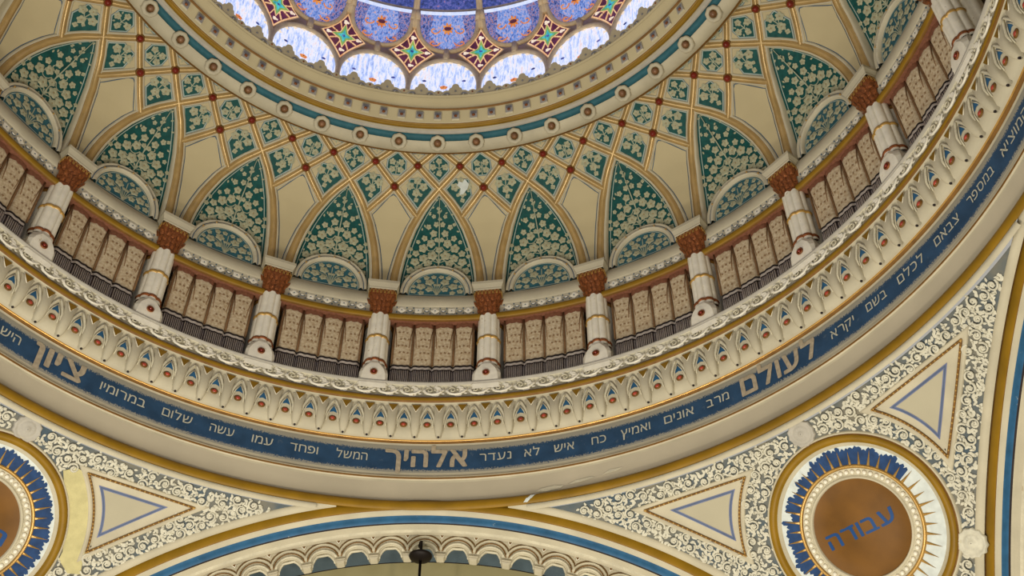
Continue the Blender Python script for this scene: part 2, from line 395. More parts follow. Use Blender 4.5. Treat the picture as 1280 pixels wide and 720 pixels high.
for j, az in enumerate(COLAZ):
    for nm in protos:
        o = protos[nm]
        if not first[nm]: o = o.copy(); COL.objects.link(o)
        first[nm] = False; place(o, O_RIB[1], O_RIB[2], az)
        side = {'R': 'right', 'L': 'left', 'tR': 'left', 'tL': 'right'}[nm]
        if nm in 'RL': lab = 'long gilded rib curving to the %s, %s' % (side, colname(j))
        else: lab = 'short gilded rib climbing %s through the boss above %s' % (side, colname(j))
        tag(o, lab, 'rib', 'gilded ribs of the dome')

# bosses -----------------------------------------------------------
mb = MB(); n = shN(S_K2); N = Vector((0, n[0], n[1])); c = Vector(SH(0, S_K2, 0.045))
mb.lathe(c, [(0.0, -.05), (.066, -.035), (.070, 0), (.062, .014), (.050, .016)], GOLDD, 16, axis=N); mb.ball(c+N*.016, .053, RED, 16, axis=N)
pk2 = mb.build('boss', origin=c); OK2 = tuple(c)
mb = MB(); n = shN(S_K1); N = Vector((0, n[0], n[1])); c = Vector(SH(0, S_K1, 0.04))
mb.lathe(c, [(0.0, -.05), (.064, -.035), (.068, 0), (.060, .014), (.048, .016)], GOLDD, 16, axis=N); mb.ball(c+N*.016, .051, RED, 16, axis=N)
pk1 = mb.build('boss', origin=c); OK1 = tuple(c)
for j, az in enumerate([a for a in COLAZ if a < 75]):
    o = pk2 if j == 0 else pk2.copy()
    if j: COL.objects.link(o)
    place(o, OK2[1], OK2[2], az); tag(o, 'round red boss at the kite panel tip, %s' % colname(j), 'boss', 'red bosses on the rib crossings')
q = 0
for j, az in enumerate(COLAZ):
    for sd in (-1, 1):
        a = az+sd*3.75
        if a > 72: continue
        o = pk1 if q == 0 else pk1.copy()
        if q: COL.objects.link(o)
        q += 1; place(o, OK1[1], OK1[2], a)
        tag(o, 'red boss near oculus ring, up %s of %s' % ('left' if sd < 0 else 'right', colname(j)), 'boss', 'red bosses on the rib crossings')

# ------------------------------------------------------------------ dome panels
def au(az, s, azc): return ((az-azc)*D2R*shR(s), s)
def curve(f, s0, s1, azc, n=8): return [au(f(s), s, azc) for s in np.linspace(s0, s1, n)]
def teal_panel(poly, azc, bosses, flowers, seed, sprig=True, ch=0.175):
    """poly in (u,v) ccw along rib centrelines"""
    S = chart(azc); mb = MB(); poly = ccw(simplify(poly)); rnd = random.Random(seed)
    slab = simplify(inset(resample(poly, .12), 0.0))
    fill(mb, S, slab, 0.0, CREAM_S, 0.06)
    cp = inset(poly, 0.068)
    # fallback: keep convexity by clipping with every edge
    cp = poly
    P = ccw(simplify(poly)); n = len(P)
    cp = list(P)
    for i in range(n):
        a = P[i]; b = P[(i+1) % n]; l = math.hypot(b[0]-a[0], b[1]-a[1])
        nx, ny = -(b[1]-a[1])/l, (b[0]-a[0])/l
        cp = clip(cp, a[0]+nx*0.070, a[1]+ny*0.070, nx, ny)
    cx = sum(p[0] for p in cp)/len(cp); cy = sum(p[1] for p in cp)/len(cp)
    for bx, by in bosses:
        dx, dy = cx-bx, cy-by; l = math.hypot(dx, dy); dx /= l; dy /= l
        cp = clip(cp, bx+dx*ch, by+dy*ch, dx, dy)
    line = resample(cp, .08)
    fill(mb, S, line, 0.004, LINEB, 0.05); fill(mb, S, inset(line, .007), 0.006, LINEP, 0.05)
    tp = inset(simplify(line), 0.014); fill(mb, S, inset(line, 0.022), 0.009, TEAL, 0.05)
    cx = sum(p[0] for p in cp)/len(cp); cy = sum(p[1] for p in cp)/len(cp)
    for (fx, fy, r) in flowers:
        flower(mb, S, cx+fx, cy+fy, r, 5 if r > .05 else 4, rnd.uniform(0, 6), 0.013, PETAL)
        if sprig:
            ribbon(mb, S, [(cx+fx*.05, cy-0.02-.1*abs(fy)), (cx+fx*.4, cy+fy*.3), (cx+fx, cy+fy)], .012, 0.010, STEM)
    if sprig: ribbon(mb, S, [(cx, cy-.14), (cx, cy), (cx+.005, cy+.06)], .014, .010, STEM)
    for k in range(6):
        a = rnd.uniform(0, 6.28); rr = rnd.uniform(.03, .10); leaf(mb, S, cx+rr*math.cos(a), cy+rr*math.sin(a), .045, a+rnd.uniform(-.6, .6), .010, STEM)
    return mb
def make_copies(mb, name, azlist, r0, z0, labels, cat, group):
    o = mb.build(name, origin=(0, r0, z0)); out = []
    for i, (az, lab) in enumerate(zip(azlist, labels)):
        q = o if i == 0 else o.copy()
        if i: COL.objects.link(q)
        place(q, r0, z0, az); tag(q, lab, cat, group); out.append(q)
    return out
rP, zP = 5.4, 14.2
# row two, right half of column (between boss K2 of the column at 0 and crossing at +7.5)
def row2(sign):
    f = lambda s: gmain(s)
    azc = 0.0
    pts = [(G_J, S_J)] + [(gmain(s), s) for s in np.linspace(S_J, S_X, 5)[1:]] + [(3.75, S_K1), (0, S_K2)]
    pts += [(thin(s), s) for s in np.linspace(S_K2, S_J, 4)[1:-1]]
    poly = [au(sign*a, s, 0) for a, s in pts]
    bs = [au(sign*3.75, S_K1, 0), au(0, S_K2, 0)]
    # convex version: use the straight chord for the curved main rib side
    pts = [(G_J, S_J), (7.5, S_X), (3.75, S_K1), (0, S_K2)]
    poly = [au(sign*a, s, 0) for a, s in pts]
    fl = [(0, .125, .064), (-sign*.105, .035, .068), (sign*.105, .03, .070), (0, -.075, .066), (sign*.01, -.185, .042), (sign*.075, -.10, .03)]
    return teal_panel(poly, 0, bs, fl, 3 if sign > 0 else 4, ch=.205)
azs = [a for a in COLAZ if a < 80]
make_copies(row2(1), 'floral_diamond_panel', azs, rP, zP, ['larger teal floral diamond right of the kite boss, %s' % colname(j) for j in range(len(azs))], 'panel', 'teal floral diamonds, lower row')
make_copies(row2(-1), 'floral_diamond_panel', azs, rP, zP, ['larger teal floral diamond left of the kite boss, %s' % colname(j) for j in range(len(azs))], 'panel', 'teal floral diamonds, lower row')
F4 = [(0, .095, .052), (-.10, 0, .056), (.10, 0, .056), (0, -.10, .050)]
F4b = [(-.068, .06, .055), (.068, .06, .055), (-.065, -.06, .055), (.065, -.06, .055)]
polyA = [au(a, s, 0) for a, s in [(0, S_X), (3.75, S_K1), (0, S_Y), (-3.75, S_K1)]]
mA = teal_panel(polyA, 0, [au(3.75, S_K1, 0), au(-3.75, S_K1, 0)], F4, 7)
azs = [a for a in BAYAZ if a < 72]
make_copies(mA, 'floral_diamond_panel', azs, rP, zP, ['smaller teal floral diamond atop the %s pointed panel from left' % ORD(i) for i in range(len(azs))], 'panel', 'teal floral diamonds, upper row')
mB = teal_panel(polyA, 0, [au(3.75, S_K1, 0), au(-3.75, S_K1, 0), au(0, S_X, 0)], F4b, 9)
azs = [a for a in COLAZ if a < 72]
make_copies(mB, 'floral_diamond_panel', azs, rP, zP, ['smaller teal floral diamond above the kite boss, %s' % colname(i) for i in range(len(azs))], 'panel', 'teal floral diamonds, upper row')
polyC = [au(a, s, 0) for a, s in [(0, S_K1), (3.75, S_Y), (0, S_T), (-3.75, S_Y)]]
mC = teal_panel(polyC, 0, [au(0, S_K1, 0)], [(0, -.07, .05), (-.07, 0, .05), (.07, 0, .05)], 11)
azs = [a+s for a in COLAZ for s in (-3.75, 3.75) if a+s < 70]
make_copies(mC, 'floral_diamond_panel', azs, rP, zP, ['teal panel tip under the oculus ring, up %s of %s' % ('left' if i % 2 == 0 else 'right', colname(i//2)) for i in range(len(azs))], 'panel', 'teal panel tips under the oculus ring')
# kite panels
mb = MB(); S = chart(0); s0 = s_of_z(12.74)
rt_ = [(gmain(s), s) for s in np.linspace(s0, S_J, 16)]; tp_ = [(thin(s), s) for s in np.linspace(S_J, S_K2, 5)[1:]]
kp = [au(a, s, 0) for a, s in rt_+tp_]; kp = kp + [(-u, v) for u, v in kp[::-1][1:]]; kp = ccw(simplify(kp))
fill(mb, S, kp, 0.0, CREAM_S, 0.05)
def kite_in(d):
    out = []
    for u, v in kp:
        if u < 0: continue
    r = []
    vt = kp and max(p[1] for p in kp)
    uJ, vJ = au(G_J, S_J, 0)
    for s in np.linspace(s0, S_J-0.03, 18):
        u = au(gmain(s), s, 0)[0]-(.085+d)-.01*(S_J-s)
        if u > 0.006: r.append((u, s))
    cu, cv = uJ-.135-d*1.3, S_J+.015
    r.append((cu, cv)); r.append((0.055-d*.3, S_K2-.16-d*1.2)); r.append((0.0, S_K2-.125-d*1.4))
    if not r[0][1] < s0+.02:
        r = [(0.0, r[0][1]-.02)]+r
    L = [(-u, v) for u, v in r[::-1] if u > 1e-6]
    return ccw(simplify(r+L))
k1 = kite_in(0.0); k2 = kite_in(0.014)
fill(mb, S, k1, 0.004, LINEB, 0.04); fill(mb, S, k2, 0.008, CREAM_S, 0.04)
make_copies(mb, 'kite_panel', COLAZ, rP, zP, ['plain cream kite panel between two ribs, %s' % colname(j) for j in range(11)], 'panel', 'cream kite panels')
# pointed panels (recessed) with a flowering stem
mb = MB(); S = chart(0); OFF = -0.085
half = [(au(7.5-gmain(s), s, 0)[0], s) for s in np.linspace(s_of_z(12.62), S_X, 26)]
pp = half + [(-u, v) for u, v in half[::-1][1:]]; pp = ccw(simplify(pp))
fill(mb, S, pp, OFF, TEAL, 0.04, 8)
lp = [(max(0, u-.125), v) for u, v in half if u-.125 > 0]; lp = lp+[(-u, v) for u, v in lp[::-1]]; 
ribbon(mb, S, [p for p in lp if p[0] > 0], .012, OFF+.006, LINEP); ribbon(mb, S, [p for p in lp if p[0] < 0], .012, OFF+.006, LINEP)
rnd = random.Random(21); placed = []
sF = s_of_z(13.35)
def wat(v): return float(np.interp(v, [p[1] for p in half], [p[0] for p in half]))
cand = []
for (fu, fv, fr) in [(0, .12, .06), (.10, .02, .085), (.24, -.03, .075), (.13, .22, .07), (.09, .38, .06), (.25, .14, .075), (.37, -.10, .075), (.36, .05, .06), (.17, -.12, .07), (.05, .52, .045), (.30, -.22, .08), (.43, -.26, .07), (.46, -.40, .06), (.09, .64, .035), (.17, .48, .045), (.23, .30, .05), (.46, .0, .04), (.44, .12, .035), (.33, .24, .035), (.04, .28, .04)]:
    for sg in ((1, -1) if fu > 0 else (1,)):
        v = s_of_z(13.52)+fv
        if v > S_X-.12 or abs(fu)+fr*.75 > wat(v)-.08: continue
        flower(mb, S, sg*fu, v, fr, 5, rnd.uniform(0, 6), OFF+.012, PETAL); placed.append((sg*fu, v, fr))
vb = s_of_z(13.42)
ribbon(mb, S, [(0, vb-.05), (0, vb+.3), (0, S_X-.16)], [.022, .018, .008], OFF+.009, STEM)
for sg in (-1, 1):
    for (h, r, t) in ((.10, .12, .8), (.28, .10, .7), (.42, .07, .6), (-.02, .13, .8)):
        ribbon(mb, S, [(0, vb+h-.1)] + spiral_pts(sg*r*1.5, vb+h, r, t, math.pi if sg > 0 else 0, sg), .014, OFF+.008, STEM)
    ribbon(mb, S, [(0.0, vb), (sg*.1, vb+.04), (sg*.26, vb-.02), (sg*.4, vb-.16)], .014, OFF+.008, STEM)
for _ in range(95):
    v = rnd.uniform(s_of_z(13.0), S_X-.14); w = wat(v)-.13
    if w < .02: continue
    u = rnd.uniform(0, w)
    if any(math.hypot(u-a, v-b) < c*1.05+.025 for a, b, c in placed): continue
    placed.append((u, v, .025))
    for sg in (-1, 1):
        if rnd.random() < .3: flower(mb, S, sg*u, v, .03, 4, rnd.uniform(0, 6), OFF+.010, PETAL)
        else: leaf(mb, S, sg*u, v, .05, rnd.uniform(0, 6.28), OFF+.010, PETAL)
make_copies(mb, 'pointed_floral_panel', BAYAZ, 6.2, 12.75, ['tall pointed teal panel painted with a flowering stem, %s arch from the left' % ORD(i) for i in range(10)], 'panel', 'pointed teal panels')

# ------------------------------------------------------------------ fan lunettes on the sill
def lunette():
    O = (0, 6.2, 12.68); root = empty('fan_lunette')
    def S(u, v, off): return W(6.235-off, u/6.235/D2R, 12.70+v)
    def half_el(a, b, n=24): return [(a*math.cos(math.pi*k/n), b*math.sin(math.pi*k/n)) for k in range(n+1)]
    # moulded arch
    mb = MB(); sec = [(-.01, -.10), (0, .03), (.012, .045), (.03, .05), (.045, .025), (.06, .03), (.09, .065), (.11, .05), (.125, .02), (.125, -.10)]
    ms = [CREAM, CREAM, CREAM_W, CREAM, LINEB, CREAM_W, CREAM_W, CREAM, CREAM]
    rows = []
    for d, h in sec:
        rows.append([S((.565-d)*math.cos(t), (.66-d)*math.sin(t)**0.92 if 0 < t < math.pi else 0, h) for t in [math.pi*k/30 for k in range(31)]])
    mb.grid(rows, CREAM, True, mrow=ms)
    for k in range(5):
        t = math.pi*(.18+.16*k); p = S(.49*math.cos(t), .585*math.sin(t)**.92, .062); mb.ball(p, .016, GOLD, 8)
    mb.build('arch_moulding', root, O)
    mb = MB(); el = half_el(.47, .56); fill(mb, S, ccw(simplify(el)), 0.0, TEALB, .03, 8)
    outline(mb, S, ccw(simplify(half_el(.435, .525))), .0, .014, .004, LINEP)
    rnd = random.Random(5)
    for (u, v, r) in [(.12, .30, .075), (.25, .20, .075), (.12, .14, .06), (.36, .09, .055), (.24, .06, .05), (.06, .42, .045), (.17, .40, .05), (.29, .32, .045), (.36, .20, .04), (.03, .24, .03)]:
        for sg in (-1, 1): flower(mb, S, sg*u, v, r, 5, rnd.uniform(0, 6), .010, PETAL)
    for k in range(-3, 4):
        ribbon(mb, S, [(0, 0.01), (k*.035, .2), (k*.085, .40-abs(k)*.05)], .013, .008, STEM)
    leaf(mb, S, 0, 0, .10, math.pi/2, .012, PETAL)
    mb.build('painted_fan', root, O)
    return root, O
root, O = lunette()
for i, az in enumerate(BAYAZ):
    o = root if i == 0 else dup_tree(root)
    place(o, O[1], O[2], az); tag(o, 'low round arched blue fan panel on the %s sill from left' % ORD(i), 'lunette', 'fan lunettes above the sills')

# ------------------------------------------------------------------ sill beams
def sill():
    O = (0, 6.2, 12.1); root = empty('sill_beam'); a = 7.5-1.1
    mb = MB()
    prof = [(6.40, 12.80), (6.25, 12.76), (6.235, 12.70), (6.20, 12.66), (6.195, 12.62), (6.165, 12.58), (6.16, 12.42), (6.175, 12.40)]
    ring(mb, prof, [CREAM]*7, 14, -a, a); mb.build('upper_moulding', root, O)
    mb = MB(); ring(mb, [(6.175, 12.40), (6.175, 12.22), (6.15, 12.205)], [CREAM_W, CREAM], 14, -a, a)
    S = lambda u, v, off: W(6.175-off, u/6.175/D2R, 12.31+v)
    for k in range(-4, 5):
        u = k*.125
        if k % 2 == 0:
            flower(mb, S, u, 0, .066, 4, .78 if k % 4 else 0, .006, WHITE, LINEB)
            for q in (-1, 1): mb.ball(S(u+q*.075, .05, .006), .012, LINEB, 6); mb.ball(S(u+q*.075, -.05, .006), .012, LINEB, 6)
        else:
            leaf(mb, S, u-.045, 0, .09, 0, .005, LINEB); leaf(mb, S, u-.03, 0.0, .06, 0.0, .010, WHITE)
    mb.build('ornament_band', root, O)
    mb = MB(); ring(mb, [(6.15, 12.205), (6.13, 12.18), (6.13, 12.13), (6.15, 12.10), (6.185, 12.10), (6.42, 12.12)], [OCHRE, OCHRE, OCHRE, GOLDD, CURTR], 14, -a, a); mb.build('gilt_edge', root, O)  # last strip: soffit tinted red-brown for the shade behind the gilt edge
    return root, O
root, O = sill()
for i, az in enumerate(BAYAZ):
    o = root if i == 0 else dup_tree(root)
    place(o, O[1], O[2], az); tag(o, 'cream sill beam with gilt lower edge over the %s curtain from left' % ORD(i), 'beam', 'sill beams between the capitals')

# ------------------------------------------------------------------ curtains
def curtain():
    O = (0, 6.3, 12.1); root = empty('curtain'); a = 5.5; n = 96
    def rad(t, z):     # t in 0..1 over the bay
        ph = (t*4.0) % 1.0; e = min(ph, 1-ph); k = (z-11.2)/1.0
        return 6.262 + 0.040*math.exp(-(e/0.07)**2) - 0.030*math.sin(math.pi*ph)**.8 + 0.006*math.sin(t*75+1)*(1-abs(2*ph-1))
    def P(t, z, off=0.0): return W(rad(t, z)-off, -a+2*a*t, z)
    def sag(t): return -0.030*math.sin(math.pi*((t*4) % 1.0))
    mb = MB(); zs = [12.10, 12.0, 11.85, 11.65, 11.42, 11.255]
    rows = [[P(j/n, z + (sag(j/n) if i == 5 else 0)) for j in range(n+1)] for i, z in enumerate(zs)]
    mb.grid(rows, CURT, True)
    # woven motifs: little diamonds and stems
    for c in range(4):
        for rI in range(5):
            for cc in (-1, 0, 1):
                t = (c+.5+cc*.19+(.095 if rI % 2 else 0))/4; z = 11.36+rI*.135
                if not 0.02 < (t*4) % 1 < .98: continue
                S = lambda u, v, off, t=t, z=z: P(t+u/1.47, z+v, off+.004)
                flower(mb, S, 0, 0, .026, 4, .4, 0, MOTIF, MOTIF, 8)
        for cc in (0.03, -.03):
            pass
    mb.build('cloth', root, O)
    mb = MB(); rows = [[P(j/n, z + (-.025*abs(math.sin(math.pi*12*j/n)) if z < 12.05 else 0), .008) for j in range(n+1)] for z in (12.115, 12.03)]
    mb.grid(rows, CURTR, True)
    mb.build('header', root, O)
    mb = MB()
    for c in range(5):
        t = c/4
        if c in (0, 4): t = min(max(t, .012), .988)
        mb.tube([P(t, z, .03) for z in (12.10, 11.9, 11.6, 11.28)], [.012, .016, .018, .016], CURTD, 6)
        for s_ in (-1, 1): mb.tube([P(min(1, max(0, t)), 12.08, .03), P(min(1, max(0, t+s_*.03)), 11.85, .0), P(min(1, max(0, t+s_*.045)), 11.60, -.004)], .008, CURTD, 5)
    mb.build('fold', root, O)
    mb = MB()
    for z, m, h, of in ((11.262, DARK, .034, .014), (11.240, FRG, .070, .010), (11.186, DARK, .036, .014)):
        rows = [[P(j/n, zz+sag(j/n), of) for j in range(n+1)] for zz in (z, z-h)]; mb.grid(rows, m, True)
    mb.build('border', root, O)
    mb = MB(); rows = [[P(j/n, zz+(sag(j/n) if zz > 11 else 0), .0) for j in range(n+1)] for zz in (11.155, 10.72)]; mb.grid(rows, FRD, True)
    for j in range(44):
        t = (j+.5)/44; mb.tube([P(t, 11.155+sag(t), .014), P(t, 10.95, .018), P(t, 10.74, .014)], .0098, FRG, 4)
    mb.build('fringe', root, O)
    return root, O
root, O = curtain()
for i, az in enumerate(BAYAZ):
    o = root if i == 0 else dup_tree(root)
    place(o, O[1], O[2], az); tag(o, 'pleated beige lace curtain with dark fringed hem, %s from left' % ORD(i), 'curtain', 'lace curtains between the columns')

# ------------------------------------------------------------------ columns
def column():
    RC = 6.235; O = (0, RC, 10.66); root = empty('column'); c = lambda z: (0, RC, z)
    # pedestal
    mb = MB()
    def hexa(w, d, z, ch): return [(-w, -d+ch, z), (-w+ch, -d, z), (w-ch, -d, z), (w, -d+ch, z), (w, d, z), (-w, d, z)]
    lv = [(.205, .215, 10.60, .03), (.215, .225, 10.68, .03), (.205, .215, 10.72, .035), (.20, .215, 10.90, .045), (.185, .21, 10.98, .06), (.15, .20, 11.07, .09), (.135, .18, 11.12, .09)]
    rows = [[(x, RC+y, z) for x, y, z in hexa(w, d, z, ch)] for w, d, z, ch in lv]
    mb.grid(rows, WHITE, False, cu=True); mb.add(rows[-1], [list(range(6))], WHITE); ped = mb.build('pedestal', root, O)
    mb = MB(); mb.lathe((0, RC-.213, 10.885), [(.0, .0), (.05, .005), (.052, .02), (.040, .028), (.036, .012), (.0, .012)], COPPER, 14, axis=(0, -1, 0)); mb.ball((0, RC-.232, 10.885), .026, RED, 10, axis=(0, 1, 0))
    mb.build('rosette', root, O)
    # shaft: eight rounded reeds
    lob = lambda a, h: .86+.14*abs(math.cos(4*a+math.pi/2*0))**.55
    mb = MB(); mb.lathe(c(0), [(.17, 11.12), (.168, 11.4), (.165, 11.7), (.160, 12.14)], WHITE, 96, lobe=lob); mb.build('shaft', root, O)
    for z, m, r in ((11.19, COPPER, .168), (11.66, GOLD, .166)):
        mb = MB(); mb.lathe(c(z), [(r-.03, -.03), (r+.004, -.026), (r+.016, 0), (r+.004, .026), (r-.03, .03)], m, 96, lobe=lambda a, h: .90+.10*abs(math.cos(4*a))**.55)
        mb.build('ring_band', root, O)
    # capital
    mb = MB()
    def sq(k):   # superellipse blend circle->square
        def f(a, h):
            p = 2+6*k; return 1.0/((abs(math.cos(a))**p+abs(math.sin(a))**p)**(1/p))*(1-.02*math.cos(a*16))
        return f
    rows = []
    for r, z, k in [(.150, 12.12, 0), (.162, 12.16, 0), (.145, 12.19, 0), (.15, 12.26, .1), (.165, 12.36, .3), (.19, 12.46, .7), (.205, 12.52, 1), (.205, 12.585, 1)]:
        f = sq(k); rows.append([(r*f(a, 0)*math.cos(a), RC+r*f(a, 0)*math.sin(a), z) for a in [2*math.pi*j/64 for j in range(64)]])
    mb.grid(rows, COPPER, True, cu=True); cap = mb.build('capital', root, O)
    mb = MB()
    for rw, (z, r, nn, hh, lean) in enumerate([(12.19, .150, 14, .10, .022), (12.28, .158, 16, .10, .026), (12.37, .172, 16, .10, .03)]):
        for j in range(nn):
            a = 2*math.pi*(j+.5*rw)/nn; d = Vector((math.cos(a), math.sin(a), 0)); t = Vector((-d.y, d.x, 0)); k = 1+.14*abs(math.sin(2*a))**2*rw
            P = [Vector((0, RC, z))+d*r*k+t*q*.023+d*l+Vector((0, 0, h)) for q, l, h in [(-1, 0, 0), (1, 0, 0), (1.15, lean*.6, hh*.6), (0, lean+.02, hh), (-1.15, lean*.6, hh*.6)]]+[Vector((0, RC, z+hh*.5))+d*(r*k+lean+.012)]
            mb.add(P, [[0, 1, 5], [1, 2, 5], [2, 3, 5], [3, 4, 5], [4, 0, 5]], COPPER, True)
    for side in range(4):     # row of little arches under the abacus
        ang = side*math.pi/2; d = Vector((math.cos(ang), math.sin(ang), 0)); t = Vector((-d.y, d.x, 0))
        for q in range(-3, 4):
            p = Vector((0, RC, 12.50))+d*.207+t*q*.056; mb.tube([p+t*-.020, p+t*-.020+Vector((0, 0, .05)), p+Vector((0, 0, .072)), p+t*.020+Vector((0, 0, .05)), p+t*.020], .006, GOLD, 5)
    mb.build('capital_leaves', root, O)
    mb = MB(); rows = []
    for w, z in [(.205, 12.585), (.213, 12.60), (.213, 12.625), (.232, 12.68), (.24, 12.70), (.24, 12.75)]:
        rows.append([(-w, RC-w, z), (w, RC-w, z), (w, RC+w, z), (-w, RC+w, z)])
    mb.grid(rows, CREAM, False, cu=True); mb.add(rows[-1], [[0, 1, 2, 3]], CREAM); mb.build('abacus', root, O)
    # slender pilaster behind
    mb = MB(); cz = (0, RC+.20, 0); mb.lathe(cz, [(.205, 10.7), (.205, 12.08)], WHITE, 48, lobe=lambda a, h: .93+.07*abs(math.cos(4*a))); mb.build('rear_shaft', root, O)
    mb = MB(); mb.lathe(cz, [(.205, 12.03), (.222, 12.05), (.222, 12.085), (.205, 12.10)], GOLDD, 32); mb.lathe(cz, [(.215, 12.12), (.22, 12.3), (.22, 12.75)], CREAM, 32); mb.build('rear_capital', root, O)
    return root, O
root, O = column()
for j, az in enumerate(COLAZ):
    o = root if j == 0 else dup_tree(root)
    place(o, O[1], O[2], az)
    tag(o, 'white reeded column with copper capital, cut off by the left edge' if j == 0 else 'white reeded column with copper capital, %s full one from left' % ORD(j-1), 'column', 'columns around the drum')

# ------------------------------------------------------------------ cornice with carved band and corbels
cor = empty('cornice', (0, 6.1, 9.9)); tag(cor, 'carved cream cornice ring below the columns with jewelled corbels', 'cornice'); OC = (0, 6.1, 9.9)
mb = MB(); ring(mb, [(6.70, 10.74), (6.10, 10.74), (6.03, 10.75), (6.01, 10.735), (6.01, 10.715), (6.04, 10.70)], [GREYM]*5); mb.build('ledge', cor, OC)
mb = MB(); ring(mb, [(6.04, 10.70), (6.055, 10.69), (6.055, 10.49), (6.03, 10.485), (6.03, 10.475)], [CREAM_W, CREAM_W, LINEB, LINEV])
for k in range(-21, 33):
    az = k*3.0+.6; S = lambda u, v, off, az=az: W(6.055-off, az+u/6.055/D2R, 10.59+v)
    mb.tube([S(u, v, .018) for u, v in [(-.10, .045), (-.125, 0), (-.09, -.05), (-.02, -.065), (.06, -.05), (.12, -.01), (.15, .05)]], [.012, .016, .018, .02, .018, .014, .008], WHITE, 6)
    mb.tube([S(u, v, .02) for u, v in spiral_pts(-.055, .012, .055, 1.1, 2.6, -1, 12)], .012, CREAM_W, 5)
    for (u, v, r, a_) in [(-.15, .03, .09, -.9), (-.13, -.05, .08, .5), (.0, .06, .09, .1), (.0, -.08, .09, .1), (.07, .01, .09, .0), (-.05, .07, .07, 2.6), (.03, .02, .08, .3), (.03, .0, .08, -.4), (.02, .05, .07, 1.2), (.10, .05, .05, 2.6), (-.02, -.06, .06, -.9), (.10, -.04, .06, -.2)]:
        leaf(mb, S, u, v, r, a_, .016, WHITE)
    mb.ball(S(.02, .02, .02), .018, CREAM_W, 8)
mb.build('carved_leaf_band', cor, OC)
mb = MB(); ring(mb, [(6.04, 10.475), (6.015, 10.465), (6.005, 10.43), (6.012, 10.395), (6.04, 10.38)], [OCHRE, OCHRE, OCHRE, GOLDD]); mb.build('ochre_moulding', cor, OC)
mb = MB(); ring(mb, [(6.04, 10.38), (6.065, 10.36), (6.085, 10.10), (6.115, 9.98), (6.135, 9.88), (6.19, 9.865), (6.23, 9.86)], [CREAM, CREAM, CREAM, CREAM, CREAM, CREAM]); mb.build('corbel_ground', cor, OC)
# corbel module (hanging tongue on az 0, arch halves to +-1.5 deg)
def cR(z): return float(np.interp(z, [9.88, 9.98, 10.10, 10.36], [6.135, 6.115, 6.085, 6.065]))
Sc = lambda u, v, off: W(cR(v)-off, u/6.1/D2R, v)
mb = MB()
sec = []
for v, w, h in [(10.33, .10, .010), (10.24, .072, .040), (10.12, .062, .065), (10.03, .062, .080), (9.95, .056, .078), (9.88, .044, .060), (9.838, .018, .03)]:
    sec.append([Sc(-w, v, -.02), Sc(-w, v, h*.7), Sc(-w*.6, v, h), Sc(w*.6, v, h), Sc(w, v, h*.7), Sc(w, v, -.02)])
mb.grid(sec, CREAM, True)
mb.tube([Sc(-.058, 10.03, .03), Sc(-.03, 10.015, .062), Sc(.03, 10.015, .062), Sc(.058, 10.03, .03)], .007, CREAM_W, 5)
mb.ball(Sc(0, 9.838, .02), .018, DARK, 8)
for sg in (-1, 1):
    mb.tube([Sc(sg*u, v, .022) for u, v in [(.055, 10.03), (.068, 10.12), (.095, 10.20), (.13, 10.275), (.16, 10.32)]], [.015, .017, .017, .016, .012], CREAM_W, 6)
    mb.tube([Sc(sg*u, v, .014) for u, v in [(.078, 9.99), (.088, 10.08), (.112, 10.15), (.16, 10.235)]], .009, CREAM_W, 5)
    # half of the blue spandrel in the arch head
    tri = [(.080, 10.105), (.16, 10.135), (.16, 10.265)]
    mb.add([Sc(sg*u, v, .006) for u, v in tri], [[0, 1, 2]], BLUE2)
mb.add([Sc(-.066, 10.338, .030), Sc(.066, 10.338, .030), Sc(0, 10.20, .060)], [[0, 1, 2]], OCHRE)
mb.tube([Sc(-.065, 10.34, .022), Sc(.065, 10.34, .022), Sc(0, 10.205, .050)], .007, WHITE, 5, closed=True)
corb = mb.build('corbel', cor, (0, 6.1, 9.9))
mb = MB(); nrm = (0, -1, .12); mb.lathe(Sc(0, 10.03, .0), [(.0, 0), (.050, .004), (.052, .016), (.038, .024), (.0, .014)], GOLDD, 14, axis=nrm); mb.ball(Sc(0, 10.03, .016), .034, JEWEL, 10, axis=nrm, sz=.7)
jew = mb.build('jewel', cor, (0, 6.1, 9.9))
KA = list(range(-20, 33))
for i, k in enumerate(KA):
    o = corb if i == 0 else corb.copy(); j = jew if i == 0 else jew.copy()
    if i: COL.objects.link(o); COL.objects.link(j)
    for q, az in ((o, k*3.0+1.5), (j, k*3.0)):
        w = W(6.1, az, 9.9); q.parent = cor; q.location = (w[0]-OC[0], w[1]-OC[1], w[2]-OC[2]); q.rotation_euler = (0, 0, -az*D2R)

# ------------------------------------------------------------------ inscription frieze
fr = empty('inscription_frieze', (0, 6.25, 9.25)); OF = (0, 6.25, 9.25); tag(fr, 'blue frieze band with pale Hebrew lettering running around the base of the dome', 'frieze')
mb = MB(); ring(mb, [(6.24, 9.86), (6.275, 9.845), (6.275, 9.815)], [CREAM, CREAM]); ring(mb, [(6.275, 9.815), (6.275, 9.36)], [BLUE]); ring(mb, [(6.275, 9.36), (6.27, 9.30)], [CREAM]); mb.build('band', fr, OF)
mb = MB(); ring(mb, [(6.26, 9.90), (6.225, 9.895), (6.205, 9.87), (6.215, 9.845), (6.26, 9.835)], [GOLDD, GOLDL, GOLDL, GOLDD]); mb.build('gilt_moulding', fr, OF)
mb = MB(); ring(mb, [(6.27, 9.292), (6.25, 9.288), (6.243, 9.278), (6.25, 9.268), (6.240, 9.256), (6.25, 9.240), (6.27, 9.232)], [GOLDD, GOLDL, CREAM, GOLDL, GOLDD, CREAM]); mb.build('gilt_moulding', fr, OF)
GC = {}
